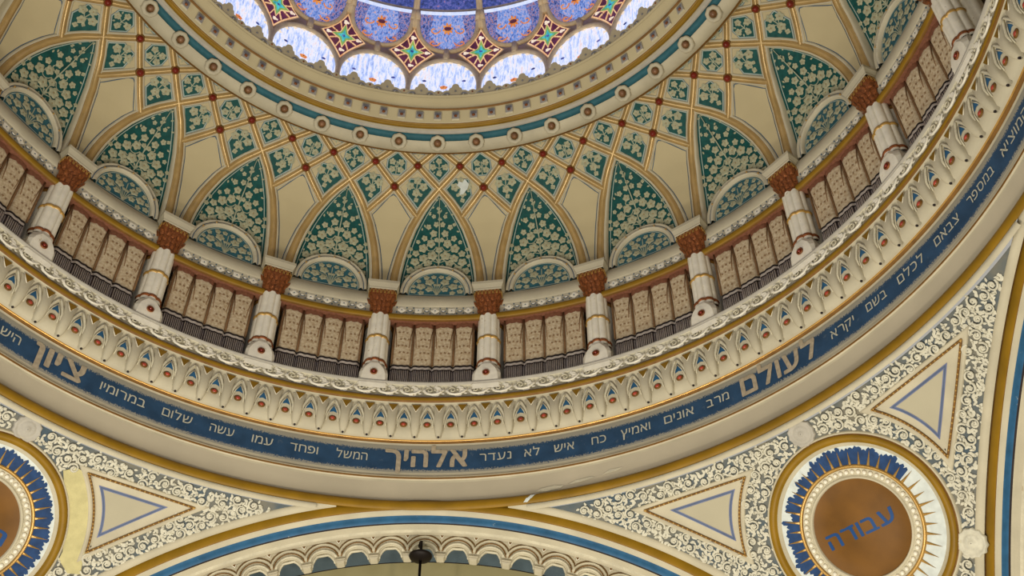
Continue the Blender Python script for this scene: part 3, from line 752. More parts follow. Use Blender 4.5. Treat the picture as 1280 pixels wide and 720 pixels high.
def glyph(ch, bold=0.0):
    if (ch, bold) in GC: return GC[(ch, bold)]
    if ch == 'ד':          # a resh with a heel at its top right
        vs, fs = glyph('ר', bold); xm = max(v[0] for v in vs); ym = max(v[1] for v in vs); b = len(vs)
        vs = list(vs)+[(xm-.04, ym-.075, 0), (xm+.07, ym-.075, 0), (xm+.07, ym, 0), (xm-.12, ym, 0)]; fs = list(fs)+[[b, b+1, b+2, b+3]]
        GC[(ch, bold)] = (vs, fs); return vs, fs
    cu = bpy.data.curves.new('g', 'FONT'); cu.body = ch; cu.offset = bold; cu.resolution_u = 3
    ob = bpy.data.objects.new('g', cu); COL.objects.link(ob); dg = bpy.context.evaluated_depsgraph_get(); dg.update()
    me = ob.evaluated_get(dg).to_mesh(); vs = [tuple(v.co) for v in me.vertices]; fs = [list(p.vertices) for p in me.polygons]
    ob.evaluated_get(dg).to_mesh_clear(); bpy.data.objects.remove(ob); bpy.data.curves.remove(cu)
    GC[(ch, bold)] = (vs, fs); return vs, fs
def word(text, u0, u1, v0, h, S, m, name, parent, origin, off=.008, bold=0.0, gap=.16, wear=0):
    """right-to-left word between u0 (left) and u1 (right); v0 = baseline; h = letter height"""
    items = []; x = 0
    for ch in text[::-1]:
        vs, fs = glyph(ch, 0.0); xs = [v[0] for v in vs]
        if not xs: continue
        w = max(xs)-min(xs); items.append((vs, fs, x-min(xs))); x += w+gap*.7
    tot = x-gap*.7; kx = (u1-u0)/tot; ref = .56; kz = h/ref; mb = MB()
    for vs, fs, dx in items:
        sh = [(0, 0)] if bold < .01 else [(bold*.5*math.cos(q*math.pi/4), bold*.5*math.sin(q*math.pi/4)) for q in range(8)]
        for iq, (bx, by) in enumerate(sh):
            mb.add([S(u0+(v[0]+dx+bx)*kx, v0+(v[1]+by)*kz, off+iq*.0003) for v in vs], fs, m)
    # side walls are unnecessary for leaf-thin gilding
    return mb.build(name, parent, origin)
Sf = lambda u, v, off: W(6.275-off, u/6.275/D2R, v)
A2U = lambda az: az*D2R*6.275
for t, a, b in [('נעדר', 6.6, 10.5), ('לא', 12.1, 14.0), ('איש', 15.8, 18.3), ('כח', 20.5, 22.3), ('ואמיץ', 24.2, 27.9), ('אונים', 29.7, 33.5), ('מרב', 35.2, 38.1),
                ('יקרא', 52.0, 55.3), ('בשם', 57.1, 60.0), ('לכלם', 61.8, 65.7), ('צבאם', 67.6, 71.5), ('במספר', 73.2, 77.7), ('המוציא', 79.4, 84.6),
                ('המשל', -10.9, -7.1), ('ופחד', -16.5, -13.1), ('עמו', -21.1, -18.6), ('עשה', -26.2, -23.3), ('שלום', -32.0, -28.4), ('במרומיו', -39.6, -34.1), ('היש', -52.1, -49.6)]:
    word(t, A2U(a), A2U(b), 9.525, .115, Sf, LETT, 'word', fr, OF, bold=.0)
for t, a, b in [('אלהיך', -4.9, 5.0), ('לעולם', 39.8, 49.8), ('ציון', -47.8, -41.8)]:
    word(t, A2U(a), A2U(b), 9.46, .255, Sf, LETTB, 'large_word', fr, OF, bold=.055, gap=.2)

# ------------------------------------------------------------------ cove and ochre ring at the top of the pendentives
mb = MB(); ring(mb, [(6.27, 9.232), (6.272, 9.20), (6.285, 9.10), (6.285, 9.0), (6.275, 8.93), (6.268, 8.90), (6.262, 8.885)], [CREAM, COVE, COVE, COVE, COVE, CREAM]); tag(mb.build('trim_1'), kind='structure')
mb = MB(); ring(mb, [(6.262, 8.885), (6.235, 8.88), (6.215, 8.85), (6.212, 8.80), (6.23, 8.755), (6.25, 8.745)], [GOLDD, OCHRE, OCHRE, OCHRE, OCHRE])
for a in (12.4, 102.4, 192.4, 282.4): ring(mb, [(6.25, 8.745), (6.235, 8.735), (6.25, 8.69), (6.275, 8.675)], [CREAM]*3, 60, a, a+65.2)
tag(mb.build('trim_2'), kind='structure')

# ------------------------------------------------------------------ pendentives
RHO = math.hypot(6.27, 6.5); ZC = 2.3; LIM = 6.20; ZTOP = 8.72
def SP(az, el, off=0.0):
    r = RHO-off; return (r*math.cos(el*D2R)*math.sin(az*D2R), r*math.cos(el*D2R)*math.cos(az*D2R), ZC+r*math.sin(el*D2R))
EL_TOP = math.asin((ZTOP-ZC)/RHO)/D2R
def el_low(az):
    m = max(abs(math.sin(az*D2R)), abs(math.cos(az*D2R))); c = LIM/(RHO*m); return math.acos(min(1, c))/D2R if c < 1 else 0
def pchart(azc, elc):
    C = Vector(SP(azc, elc))-Vector((0, 0, ZC)); C.normalize(); er = Vector((math.cos(azc*D2R), -math.sin(azc*D2R), 0)); eu = er.cross(C); 
    if eu.z < 0: eu = -eu
    def S(u, v, off):
        d = math.hypot(u, v); th = d/RHO
        dr = C if d < 1e-9 else C*math.cos(th)+(er*(u/d)+eu*(v/d))*math.sin(th)
        p = dr*(RHO-off); return (p.x, p.y, p.z+ZC)
    def inv(az, el):
        p = Vector(SP(az, el))-Vector((0, 0, ZC)); p.normalize(); th = math.acos(max(-1, min(1, p.dot(C)))); a, b = p.dot(er), p.dot(eu); l = math.hypot(a, b) or 1
        return (a/l*th*RHO, b/l*th*RHO)
    return S, inv
def azel(p):
    x, y, z = p; r = math.sqrt(x*x+y*y+(z-ZC)**2); return math.atan2(x, y)/D2R, math.asin((z-ZC)/r)/D2R
def pend(side):
    sg = 1 if side == 'right' else -1
    azm = 45*sg; cen = (azm+.5, 36.7) if sg > 0 else (azm, 36.9)
    S, inv = pchart(*cen); base = S(0, 0, 0)
    # curved ground
    mb = MB(); rows = []; NA = 80
    azs = np.linspace(14.2, 75.8, NA)
    for t in np.linspace(0, 1, 40):
        rows.append([SP(sg*a, max(14.0, el_low(a))*(1-t)+EL_TOP*t) if el_low(a) < EL_TOP else SP(sg*a, EL_TOP) for a in azs])
    mb.grid(rows, STUCG if sg > 0 else STUCG, True)
    tag(mb.build('wall_'+side), kind='structure')
    # mirrored features
    def mz(az): return azm+(az-45)
    T = []
    for s in (-1, 1):
        outer = [inv(azm+s*a, e) for a, e in ((20.0, 43.65), (7.45, 43.62), (10.9, 37.75))]
        innr = [inv(azm+s*a, e) for a, e in ((16.9, 43.05), (9.35, 42.97), (11.4, 39.25))]
        T.append((s, outer, innr))
    def bow(poly, k):     # side 1-2 bows away from the medallion (concentric)
        a, b, c = poly; out = [a]
        for i in range(13):
            t = i/12; x = b[0]+(c[0]-b[0])*t; y = b[1]+(c[1]-b[1])*t; nx, ny = x, y; l = math.hypot(nx, ny); w = 4*t*(1-t)*k
            out.append((x+nx/l*w, y+ny/l*w))
        return ccw(resample(out, .06))
    tri_out = []
    for s, outer, innr in T:
        po = bow(outer, .09); pi = bow(innr, .05); tri_out.append(inset(po, -.05))
        O = S(*outer[0], 0); root = empty('triangular_panel', O)
        where = 'left' if s < 0 else 'right'
        tag(root, 'cream triangular panel with rope border to the %s of the %s medallion' % (where, side), 'panel', 'triangular panels')
        mb = MB(); n = len(po); rows = [[S(x, y, h) for x, y in inset(po, d)] for d, h in ((-.05, .0), (-.045, .03), (-.02, .035), (0, .02), (.03, .012), (.06, .010))]
        mb.grid(rows, CREAM, True, cu=True); fill(mb, S, inset(po, .055), .010, CREAM, .08); mb.build('field', root, O)
        mb = MB(); pr = resample(inset(po, .018), .028); mb.tube([S(x, y, .026) for x, y in pr], .014, GOLDD, 6, closed=True)
        for x, y in resample(inset(po, .018), .042): mb.ball(S(x, y, .034), .014, GOLD, 6)
        mb.build('rope_border', root, O)
        mb = MB(); outline(mb, S, pi, 0, .034, .016, LINEV); outline(mb, S, pi, .012, .022, .018, LINEB); fill(mb, S, inset(pi, .036), .014, FIELD, .08); mb.build('blue_line', root, O)
    # rosettes of stucco
    ros = [(azm, 44.65)] + ([(azm+8.4, 32.4), (azm-8.4, 32.4)])
    rl = []
    for q, (a, e) in enumerate(ros):
        u, v = inv(a, e); rl.append((u, v)); mb = MB(); S2 = lambda x, y, off, u=u, v=v: S(u+x, v+y, off)
        n = 24
        rows = [[S2(r*(1+.05*math.cos(k*math.pi))*math.cos(2*math.pi*k/n), r*(1+.05*math.cos(k*math.pi))*math.sin(2*math.pi*k/n), h) for k in range(n)] for r, h in ((.165, .0), (.16, .04), (.14, .05), (.12, .03), (.09, .035), (.075, .05), (.05, .035), (.03, .055), (.005, .06))]
        mb.grid(rows, STUC if q else GREYM, True, cu=True)
        o = mb.build('stucco_rosette', origin=S(u, v, 0)); o.location = S(u, v, 0)
        tag(o, 'round stucco rosette %s the %s medallion' % (['above', 'low to the right of', 'low to the left of'][q], side), 'rosette', 'stucco rosettes')
    # stucco relief
    PATCH = ccw([(.62, .98), (.75, 1.08), (.88, 1.07), (1.02, .90), (1.17, .68), (1.30, .42), (1.36, .22), (1.44, .0), (1.30, -.05), (1.13, .05), (1.12, .15), (.93, .57), (.75, .80)])
    mb = MB(); rnd = random.Random(8 if sg > 0 else 17); pts = []
    def ok(u, v, mrg):
        if math.hypot(u, v) < 1.13+mrg: return False
        az, el = azel(S(u, v, 0)); p = S(u, v, 0)
        if p[2] > ZTOP-.015-mrg*.3 or abs(p[0]) > LIM-.06-mrg*.9 or abs(p[1]) > LIM-.06-mrg*.9: return False
        for t in tri_out:
            if inpoly(u, v, t): return False
        for a, b in rl:
            if math.hypot(u-a, v-b) < .17+mrg: return False
        if sg < 0 and inpoly(u, v, PATCH): return False
        return True
    lo_u, hi_u, lo_v, hi_v = -3.6, 3.6, -2.0, 1.7
    big = []
    for _ in range(14000):
        u, v = rnd.uniform(lo_u, hi_u), rnd.uniform(lo_v, hi_v)
        if any(abs(u-a) < .138 and abs(v-b) < .138 and math.hypot(u-a, v-b) < .138 for a, b in big) or not ok(u, v, .05): continue
        big.append((u, v))
    for u, v in big:
        r = .070; h = rnd.choice((-1, 1)); a0 = rnd.uniform(0, 6.28)
        mb.tube([S(x, y, .024) for x, y in spiral_pts(u, v, r, 1.35, a0, h, 13)], [.013+.003*math.sin(k) for k in range(14)], STUC, 5, caps=False)
        flower(mb, S, u, v, .034, 5, a0, .020, STUC, STUCG, 15)
        for k in range(4): aa = a0+k*1.6; leaf(mb, S, u+r*.9*math.cos(aa), v+r*.9*math.sin(aa), .055, aa+h*.9, .014, STUC)
    sm = []
    for _ in range(26000):
        u, v = rnd.uniform(lo_u, hi_u), rnd.uniform(lo_v, hi_v)
        if any(abs(u-a) < .031 and abs(v-b) < .031 for a, b in sm) or any(abs(u-a) < .074 and abs(v-b) < .074 and math.hypot(u-a, v-b) < .074 for a, b in big) or not ok(u, v, .012): continue
        sm.append((u, v)); aa = rnd.uniform(0, 6.28); leaf(mb, S, u-.02*math.cos(aa), v-.02*math.sin(aa), .068, aa, .012, STUC); leaf(mb, S, u, v, .05, aa+2, .016, STUC)
        if rnd.random() < .5: mb.ball(S(u, v, .02), .015, STUC, 6)
    o = mb.build('stucco_relief', origin=base); o.location = base
    tag(o, 'white carved stucco scrollwork covering the %s corner around its medallion' % side, 'stucco relief', kind='stuff')
    # cream edging that follows arch and ring
    mb = MB()
    for edge in (0, 1):
        for rr0, rr1, h in ((0.0, .06, .02),):
            rows = []
            for lim, hh in ((LIM+.01, .0), (LIM-.01, .022), (LIM-.055, .022), (LIM-.065, .0)):
                row = []
                for t in np.linspace(0, 1, 60):
                    w = 1.1+(6.1-1.1)*t      # coordinate along arch
                    x, y = (w, lim) if edge == 0 else (lim, w); z = ZC+math.sqrt(max(0, RHO**2-x*x-y*y)); k = (RHO-hh)/RHO
                    row.append((sg*x*k, y*k, ZC+(z-ZC)*k))
                rows.append(row)
            mb.grid(rows, CREAM, True)
    tag(mb.build('trim_3' if sg > 0 else 'trim_4'), kind='structure')
    # plaster patch on the left where the scrollwork has gone
    if sg < 0:
        mb = MB(); poly = PATCH
        fill(mb, S, resample(poly, .06), .022, PEELY, .04, 5); o = mb.build('plaster_patch', origin=S(1.1, .5, 0)); o.location = S(1.1, .5, 0)
        tag(o, 'bare yellowish plaster patch between the left medallion and its triangular panel', 'plaster patch')
    # ---------------- medallion
    root = empty('medallion', base); letters = 'עבודה' if sg > 0 else 'תורה'
    tag(root, ('round bronze medallion with blue Hebrew word, in the right corner' if sg > 0 else 'round bronze medallion with gold rays on blue, cut off by the left edge'), 'medallion', 'corner medallions')
    def disc_ring(prof, m, nm, mr=None, n=96):
        mb = MB(); rows = [[S(r*math.cos(2*math.pi*k/n), r*math.sin(2*math.pi*k/n), h) for k in range(n)] for r, h in prof]
        mb.grid(rows, m, True, cu=True, mrow=mr); return mb.build(nm, root, base)
    disc_ring([(1.125, .0), (1.115, .03), (1.105, .035), (1.095, .03), (1.085, .065), (1.05, .085), (1.01, .075), (.995, .04), (.97, .035), (.955, .015), (.95, .012)], CREAM, 'outer_frame', [CREAM, CREAM, CREAM, GOLDD, OCHRE, OCHRE, OCHRE, CREAM, CREAM, CREAM])
    disc_ring([(.95, .012), (.68, .012)], PEEL, 'ray_ground')
    mb = MB(); rnd = random.Random(4); nr = 110
    for k in range(nr):
        a0 = 2*math.pi*k/nr; a1 = a0+2*math.pi/nr; am = (a0+a1)/2; dg = math.degrees(am) % 360
        bare = sg > 0 and (dg > 285 or dg < 22)
        if not bare:
            ro = (.945+rnd.uniform(-.05, .01)) if sg > 0 else .935+rnd.uniform(-.03, .01)
            if sg > 0 and (190 < dg < 285 or 100 < dg < 150): ro = .87+rnd.uniform(-.05, .05)
            pts = [(.70, a0), (.70, a1), (ro*.98+rnd.uniform(-.02, .02), a1), (ro, am), (ro*.98, a0)]
            mb.add([S(r*math.cos(a), r*math.sin(a), .015) for r, a in pts], [list(range(5))], BLUE3)
    mb.build('blue_border', root, base)
    mb = MB()
    for k in range(44):
        a = 2*math.pi*(k+.5)/44; L = rnd.uniform(.17, .235); w = .017
        P = [S(.70*math.cos(a-w/.6), .70*math.sin(a-w/.6), .018), S(.70*math.cos(a+w/.6), .70*math.sin(a+w/.6), .018), S((.70+L)*math.cos(a), (.70+L)*math.sin(a), .020), S((.70+L*.4)*math.cos(a), (.70+L*.4)*math.sin(a), .030)]
        mb.add(P, [[0, 1, 3], [1, 2, 3], [2, 0, 3]], GOLD)
    mb.build('gold_rays', root, base)
    disc_ring([(.735, .012), (.73, .035), (.715, .045), (.695, .035), (.69, .02), (.605, .02), (.60, .045), (.585, .05), (.575, .045), (.565, .0)], GOLD, 'inner_frame', [GOLD, GOLD, GOLD, GOLDD, CREAM_W, CREAM, CREAM, CREAM, CREAM])
    mb = MB()
    for k in range(58):
        a = 2*math.pi*k/58; mb.ball(S(.648*math.cos(a), .648*math.sin(a), .03), .029, WHITE, 8)
    mb.build('beading', root, base)
    disc_ring([(.57, .01), (.555, .006), (.40, .02), (.30, .032), (.2, .045), (.1, .052), (.001, .055)], BRONZE, 'disc')
    S3 = lambda u, v, off: S(u, v, off+.055*(1-min(1, math.hypot(u, v)/.5))**1.0*.9+.008)
    ct, st = 1.0, 0.0; word(letters, -.45 if sg > 0 else -.40, .42 if sg > 0 else .47, -.085, .155, lambda u, v, off: S3(u*ct-v*st, u*st+v*ct, off), MEDB, 'word', root, base, off=.006, bold=.03, gap=.15)
for sd in ('right', 'left'): pend(sd)

# ------------------------------------------------------------------ great arches with scalloped arcade and tympanum
def arch(name_no, rot, label_side):
    """built for the plane y=const (front) then rotated clockwise by rot degrees"""
    c, s = math.cos(-rot*D2R), math.sin(-rot*D2R)
    def Pt(rr, Y, ph, dz=.04): Y += .05; x = rr*math.sin(ph); z = ZC+rr*math.cos(ph); return (x*c-Y*s, x*s+Y*c, z+dz)
    PH = np.linspace(-62, 62, 125)*D2R
    mb = MB(); prof = [(6.64, 6.17), (6.60, 6.175), (6.585, 6.19), (6.56, 6.195), (6.51, 6.205), (6.465, 6.215), (6.445, 6.23), (6.44, 6.235), (6.415, 6.245), (6.40, 6.27), (6.39, 6.285), (6.345, 6.30), (6.30, 6.32), (6.292, 6.34), (6.285, 6.37), (6.27, 6.43), (6.25, 6.46), (6.25, 6.52)]
    ms = [CREAM, CREAM, GOLDD, OCHRE, OCHRE, OCHRE, GOLDD, CREAM, CREAM, CREAM, BLUE2, BLUE2, DARK, CREAM, CREAM, CREAM_W, CREAM]
    rows = []
    for r, Y in prof:
        row = []
        for p in PH:
            zc = ZC+r*math.cos(p); ex = max(0.0, zc-8.80) if r > 6.57 else 0.0
            row.append(Pt(r-ex, Y+(.13 if ex > 0 else 0), p))
        rows.append(row)
    mb.grid(rows, CREAM, True, mrow=ms)
    tag(mb.build('trim_%d' % name_no), kind='structure')
    # arcade
    OO = Pt(6.0, 6.52, 0); root = empty('scalloped_arcade', OO); tag(root, 'cream scalloped arcade with small pendants lining the %s great arch' % label_side, 'arcade')
    step = .430/6.06; mbs = []
    mb = MB()
    def Q(u, v, off, k): return Pt(6.06+v, 6.54-off, (k+.07)*step+u/6.06)
    n = 14
    kk = 12
    for k in range(-kk, kk+1):
        # plate with a round opening: rows between outer rim and opening curve
        inner = [(.145*math.cos(t), -.10+.17*math.sin(t)) for t in np.linspace(math.pi, 0, n)]
        outer = [(-.215+.430*i/(n-1), .26) for i in range(n)]
        mb.grid([[Q(u, v, 0, k) for u, v in outer], [Q(u, v, 0, k) for u, v in inner], [Q(u, v, -.10, k) for u, v in inner]], CREAM, True)
        for sg in (-1, 1):
            mb.add([Q(sg*.215, .26, 0, k), Q(sg*.145, -.10, 0, k), Q(sg*.215, -.10, 0, k)], [[0, 1, 2]], CREAM)
            mb.add([Q(sg*.215, -.10, 0, k), Q(sg*.145, -.10, 0, k), Q(sg*.145, -.10, -.1, k), Q(sg*.215, -.10, -.1, k)], [[0, 1, 2, 3]], CREAM)
        for rr, rd, m, o_ in ((.175, .018, CREAM_W, .012), (.205, .008, GOLDD, .006), (.235, .016, CREAM, .012), (.262, .007, GOLDD, .005)):
            e = .5 if rr < .2 else .42
            mb.tube([Q(max(-.213, min(.213, rr*math.cos(t))), -.09+rr*(.98+.14*(rr > .2))*math.sin(t)**1.0, o_, k) for t in np.linspace(math.pi-.25, .25, 13)], rd, m, 5)
        # cusp inside
        mb.tube([Q(.15*math.cos(t)*(1+.0*t), -.105+.155*abs(math.sin(t))-.02*abs(math.sin(3*t)), -.03, k) for t in np.linspace(math.pi, 0, 13)], .018, CREAM_W, 5)
        mb.add([Q(0.215-.035, .215, .012, k), Q(0.215+.035, .215, .012, k), Q(0.215, .155, .02, k)], [[0, 1, 2]], GOLDD)
        mb.tube([Q(0.215-.045, .222, .012, k), Q(0.215+.045, .222, .012, k), Q(0.215, .145, .02, k)], .007, WHITE, 5, closed=True)
    mb.build('screen', root, OO)
    mb = MB()
    for k in range(-kk, kk+1):
        rows = []
        for v, w, h in ((-.06, .05, .01), (-.085, .066, .03), (-.10, .066, .035), (-.105, .05, .03), (-.113, .05, .03), (-.117, .060, .035), (-.130, .058, .035), (-.150, .045, .03), (-.153, .0, .0)):
            rows.append([Q(0.215-w, v, -.08, k), Q(0.215-w, v, h, k), Q(0.215+w, v, h, k), Q(0.215+w, v, -.08, k)])
        mb.grid(rows, CREAM, False, cu=True)
    mb.build('pendants', root, OO)['kind'] = 'stuff'
    # tympanum wall behind
    mb = MB(); Yw = 7.25; rads = [6.62, 6.33, 6.315, 5.6, 4.8, 3.5, 2.0]
    mb.grid([[Pt(r, Yw, p) for p in PH] for r in rads], OLIVE, False, mrow=[BLUEG, DARK, OLIVE, OLIVE, OLIVE, OLIVE])
    mb.grid([[Pt(6.25, 6.52, p) for p in PH], [Pt(6.62, 6.70, p) for p in PH], [Pt(6.62, Yw, p) for p in PH]], CREAM, False)
    return mb.build('wall_'+label_side)
tag(arch(5, 0, 'front'), kind='structure')
tag(arch(6, 90, 'right_side'), kind='structure')

# ------------------------------------------------------------------ oculus ring
oc = empty('oculus_ring', (0, 4.6, 14.35)); OO = (0, 4.6, 14.35); tag(oc, 'moulded cream and gilt ring framing the stained glass oculus, set with round bosses', 'ring')
mb = MB(); ring(mb, [(4.83, 14.66), (4.83, 14.43), (4.80, 14.39), (4.76, 14.375)], [CREAM_S, CREAM_S, GOLDD]); ring(mb, [(4.76, 14.375), (4.74, 14.36), (4.69, 14.335), (4.62, 14.322), (4.56, 14.335), (4.53, 14.36)], [CREAM, CREAM, CREAM, CREAM, CREAM]); mb.build('lower_roll', oc, OO)
mb = MB(); ring(mb, [(4.53, 14.36), (4.535, 14.385), (4.445, 14.44), (4.44, 14.42)], [TEALB, TEALB, TEALB]); mb.build('blue_channel', oc, OO)
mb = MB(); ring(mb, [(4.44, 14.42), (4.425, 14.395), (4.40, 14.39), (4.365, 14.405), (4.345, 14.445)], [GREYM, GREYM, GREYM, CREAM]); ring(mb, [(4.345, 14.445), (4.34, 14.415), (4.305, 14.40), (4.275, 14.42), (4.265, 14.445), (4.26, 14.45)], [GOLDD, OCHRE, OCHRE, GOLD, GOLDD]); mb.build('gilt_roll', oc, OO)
mb = MB(); ring(mb, [(4.26, 14.45), (4.25, 14.45), (4.205, 14.71), (4.18, 14.70), (4.17, 14.715)], [CREAM, CREAM_S, GOLDD, GOLDD]); mb.build('dentil_band', oc, OO)
mb = MB(); ring(mb, [(4.17, 14.715), (4.175, 14.73), (4.15, 14.77), (4.10, 14.80), (4.05, 14.84), (4.03, 14.86)], [CREAM_S]*5); ring(mb, [(4.03, 14.86), (4.15, 15.0), (4.6, 15.0), (4.6, 15.05)], [CREAM_S]*3); mb.build('cove', oc, OO)
# pierced crest
mb = MB(); N = 48*24; low = []; top = []
def crest(az):
    ph = ((az+3.75) % 7.5)/7.5; d = abs(ph-.5)*2     # 0 at peak (multiples of 7.5 offset 3.75... ) 
    z = 14.945+.035*abs(math.cos(ph*math.pi*4))
    x = (1-d)*.265                                        # metres from the peak
    for cx, r, h in ((0, .055, .155), (.062, .045, .085)):
        if abs(x-cx) < r: z = max(z, 14.93+h+r*math.sqrt(1-((x-cx)/r)**2)*.9-.02)
    return z
rows0, rows1, rows2, rows3 = [], [], [], []
for j in range(N):
    az = 360*j/N; z = crest(az); lean = .10*(z-14.84)
    rows0.append(W(4.055, az, 14.83)); rows1.append(W(4.045-lean*2, az, z)); rows2.append(W(4.075-lean*2, az, z+.004)); rows3.append(W(4.09, az, 14.84))
mb.grid([rows0, rows1, rows2, rows3], CREAM_S, False, cu=True)
for k in range(48):
    az = k*7.5; S = lambda u, v, off, az=az: W(4.04-off, az+u/4.04/D2R, v)
    mb.ball(S(0, 14.93, .012), .016, COPPER, 8)
    for q in (-.5, .5): mb.add([S(4.04*3.75*D2R*q-.055, 14.885, .012), S(4.04*3.75*D2R*q+.055, 14.885, .012), S(4.04*3.75*D2R*q+.02, 14.925, .020), S(4.04*3.75*D2R*q-.02, 14.925, .020)], [[0, 1, 2, 3]], DENTP)  # grey quads paint the shaded relief below the crest peaks
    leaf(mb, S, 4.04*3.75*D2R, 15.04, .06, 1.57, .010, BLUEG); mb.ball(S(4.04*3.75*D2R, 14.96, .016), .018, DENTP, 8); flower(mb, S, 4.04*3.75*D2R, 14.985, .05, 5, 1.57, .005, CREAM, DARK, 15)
    for q in (-1, 1): mb.tube([S(q*.10+u, 14.885+v, .008) for u, v in ((-.05, -.02), (-.03, .02), (0, .035), (.03, .02), (.05, -.02))], .009, GREYM, 5)
mb.build('crest', oc, OO)
# bosses (parts)
bo = empty('boss', (0, 0, 0)); bo.parent = oc
c0 = (0, 4.55, 14.335); ax = Vector((0, -.62, -.78)).normalized()
mb = MB(); lob = lambda a, h: 1+.035*math.cos(8*a)
mb.lathe(c0, [(.05, -.09), (.118, -.03), (.125, .0), (.115, .028), (.085, .038), (.062, .02), (.055, .0)], CREAM, 48, lobe=lob, axis=ax); 
rosb = mb.build('boss', oc, c0)
mb = MB(); mb.ball(Vector(c0)+ax*.022, .046, BEAD, 14, axis=ax); mb.lathe(Vector(c0)+ax*.018, [(.056, .0), (.052, .022), (.044, .0)], GOLDD, 20, axis=ax); bead = mb.build('bead', rosb, c0)
bpy.data.objects.remove(bo)
def place_part(o, az, r, z, O): w = W(r, az, z); o.location = (w[0]-O[0], w[1]-O[1], w[2]-O[2]); o.rotation_euler = (0, 0, -az*D2R)
for i, k in enumerate(range(-9, 10)):
    o = rosb if i == 0 else dup_tree(rosb, oc)
    place_part(o, k*7.5, 4.55, 14.335, OO)
mb = MB(); S = lambda u, v, off: W(float(np.interp(v, [14.45, 14.71], [4.25, 4.205]))-off, u/4.22/D2R, v)
w, h = .056, .078; cz = 14.575
mb.grid([[S(-w, cz-h, .0), S(-w, cz+h, .0), S(w, cz+h, .0), S(w, cz-h, .0)], [S(-w, cz-h, .03), S(-w, cz+h, .02), S(w, cz+h, .02), S(w, cz-h, .03)]], CREAM, False, cu=True)
mb.add([S(-w, cz-h, .03), S(w, cz-h, .03), S(w, cz+h, .02), S(-w, cz+h, .02)], [[0, 1, 2, 3]], GREYM)
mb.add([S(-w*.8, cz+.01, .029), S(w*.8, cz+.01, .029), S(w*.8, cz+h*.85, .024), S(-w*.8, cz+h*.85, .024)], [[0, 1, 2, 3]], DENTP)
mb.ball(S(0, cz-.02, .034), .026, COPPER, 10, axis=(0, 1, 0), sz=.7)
den = mb.build('dentil', oc, (0, 4.23, 14.5))
for i, k in enumerate(range(-18, 19)):
    o = den if i == 0 else den.copy()
    if i: COL.objects.link(o)
    o.parent = oc; place_part(o, k*3.75, 4.23, 14.5, OO)

# ------------------------------------------------------------------ stained-glass dome
gd = empty('stained_glass_dome', (0, 4.4, 15.0)); OG = (0, 4.4, 15.0); tag(gd, 'stained glass dome of white petals, maroon diamonds and blue panes above the oculus', 'stained glass')
GP = [(15.0, 4.30), (15.9, 4.38), (16.5, 4.43), (16.8, 4.44), (17.1, 4.41), (17.35, 4.34), (17.66, 4.18), (17.95, 3.92), (18.2, 3.55), (18.5, 2.8), (18.75, 1.5), (18.8, .02)]
def GS(azc):
    return lambda u, v, off: W(float(np.interp(v, [a for a, _ in GP], [b for _, b in GP]))-off, azc+u, v)     # u in degrees
A0 = 0.6
def gpoly(mb, S, pts, off, m, nu=4, dv=.06): fill(mb, S, ccw(simplify(pts)), off, m, dv, nu)
cell = {}
S = GS(0)
# lower petal pane (under the arc from (-7.5,15.9) over (0,16.45))
def arc_up(t, k=0.0): return (-(7.5-k)*math.cos(t), 15.5+(.95-k*.06)*math.sin(t))
tt = np.linspace(0.0001, math.pi-.0001, 25)
pet = [(-7.5, 14.9)]+[arc_up(t) for t in tt]+[(7.5, 14.9)]
mb = MB(); fill(mb, S, ccw(simplify(pet)), 0, G_PET, .1, 6)
for (u, v, m_, r) in [(0, 15.55, G_ORG, .9), (0, 15.55, G_DRED, .45), (-4.2, 15.75, G_DEEP, .5), (4.2, 15.75, G_DEEP, .5), (-2.6, 15.3, G_ORG, .6), (2.6, 15.3, G_ORG, .6)]:
    flower(mb, lambda a, b, o_, u=u, v=v: S(u+a, v+b*.078, o_*.1), 0, 0, r, 5, .3, .1, m_, G_DRED, 15)
pane_p = mb.build('petal_pane', gd, OG)
mb = MB()
for kx in range(-5, 6): pass
for t0 in np.linspace(.5, math.pi-.5, 8):
    u, v = arc_up(t0, .75); flower(mb, lambda a, b, o_, u=u, v=v: S(u+a, v+b*.078, o_*.1), 0, 0, .75, 5, 0, .08, G_CRM, G_CRM, 10)
scal = mb.build('petal_border', pane_p, OG)
# upper round pane
def arc_dn(t): return (-(6.9)*math.cos(t), 17.5-.76*math.sin(t))
upp = [(-6.9, 17.62)]+[arc_dn(t) for t in tt]+[(6.9, 17.62)]
mb = MB(); fill(mb, S, ccw(simplify(upp)), 0, G_BLUE, .06, 6)
gpoly(mb, S, [(-3.2, 17.6), (3.2, 17.6), (4.2, 17.2), (0, 16.76), (-4.2, 17.2)], .01, G_BLUEL)
mb.grid([[S(-6.6+13.2*i/12, v, .012) for i in range(13)] for v in (17.575, 17.635)], G_WLINE, False)
for sg in (-1, 1):
    for (h, r) in ((17.0, 1.4), (17.3, 1.3)):
        pts = spiral_pts(sg*3.0, h, r, .8, math.pi if sg > 0 else 0, sg, 14); mb.tube([S(a, h+(b-h)*.075, .014) for a, b in pts], .012, G_ORG, 5)
pane_u = mb.build('upper_pane', gd, OG)
mb = MB(); flower(mb, lambda a, b, o_: S(a, 17.32+b*.10, o_*.1), 0, 0, 1.25, 8, .2, .15, G_ORG, G_DRED, 32)
mb.ball(S(0, 17.32, .03), .065, G_DRED, 12, axis=(0, 1, 0), sz=.3); mb.build('glass_flower', pane_u, OG)
# top panes
mb = MB(); top = [(-7.0, 17.68), (7.0, 17.68), (6.6, 18.2), (-6.6, 18.2)]
fill(mb, S, ccw(top), 0, G_DEEP, .05, 4); mb.grid([[S(-7+14*i/6, v, 0) for i in range(7)] for v in (18.2, 18.5, 18.75, 18.8)], G_DEEP, False)
pane_t = mb.build('top_pane', gd, OG)
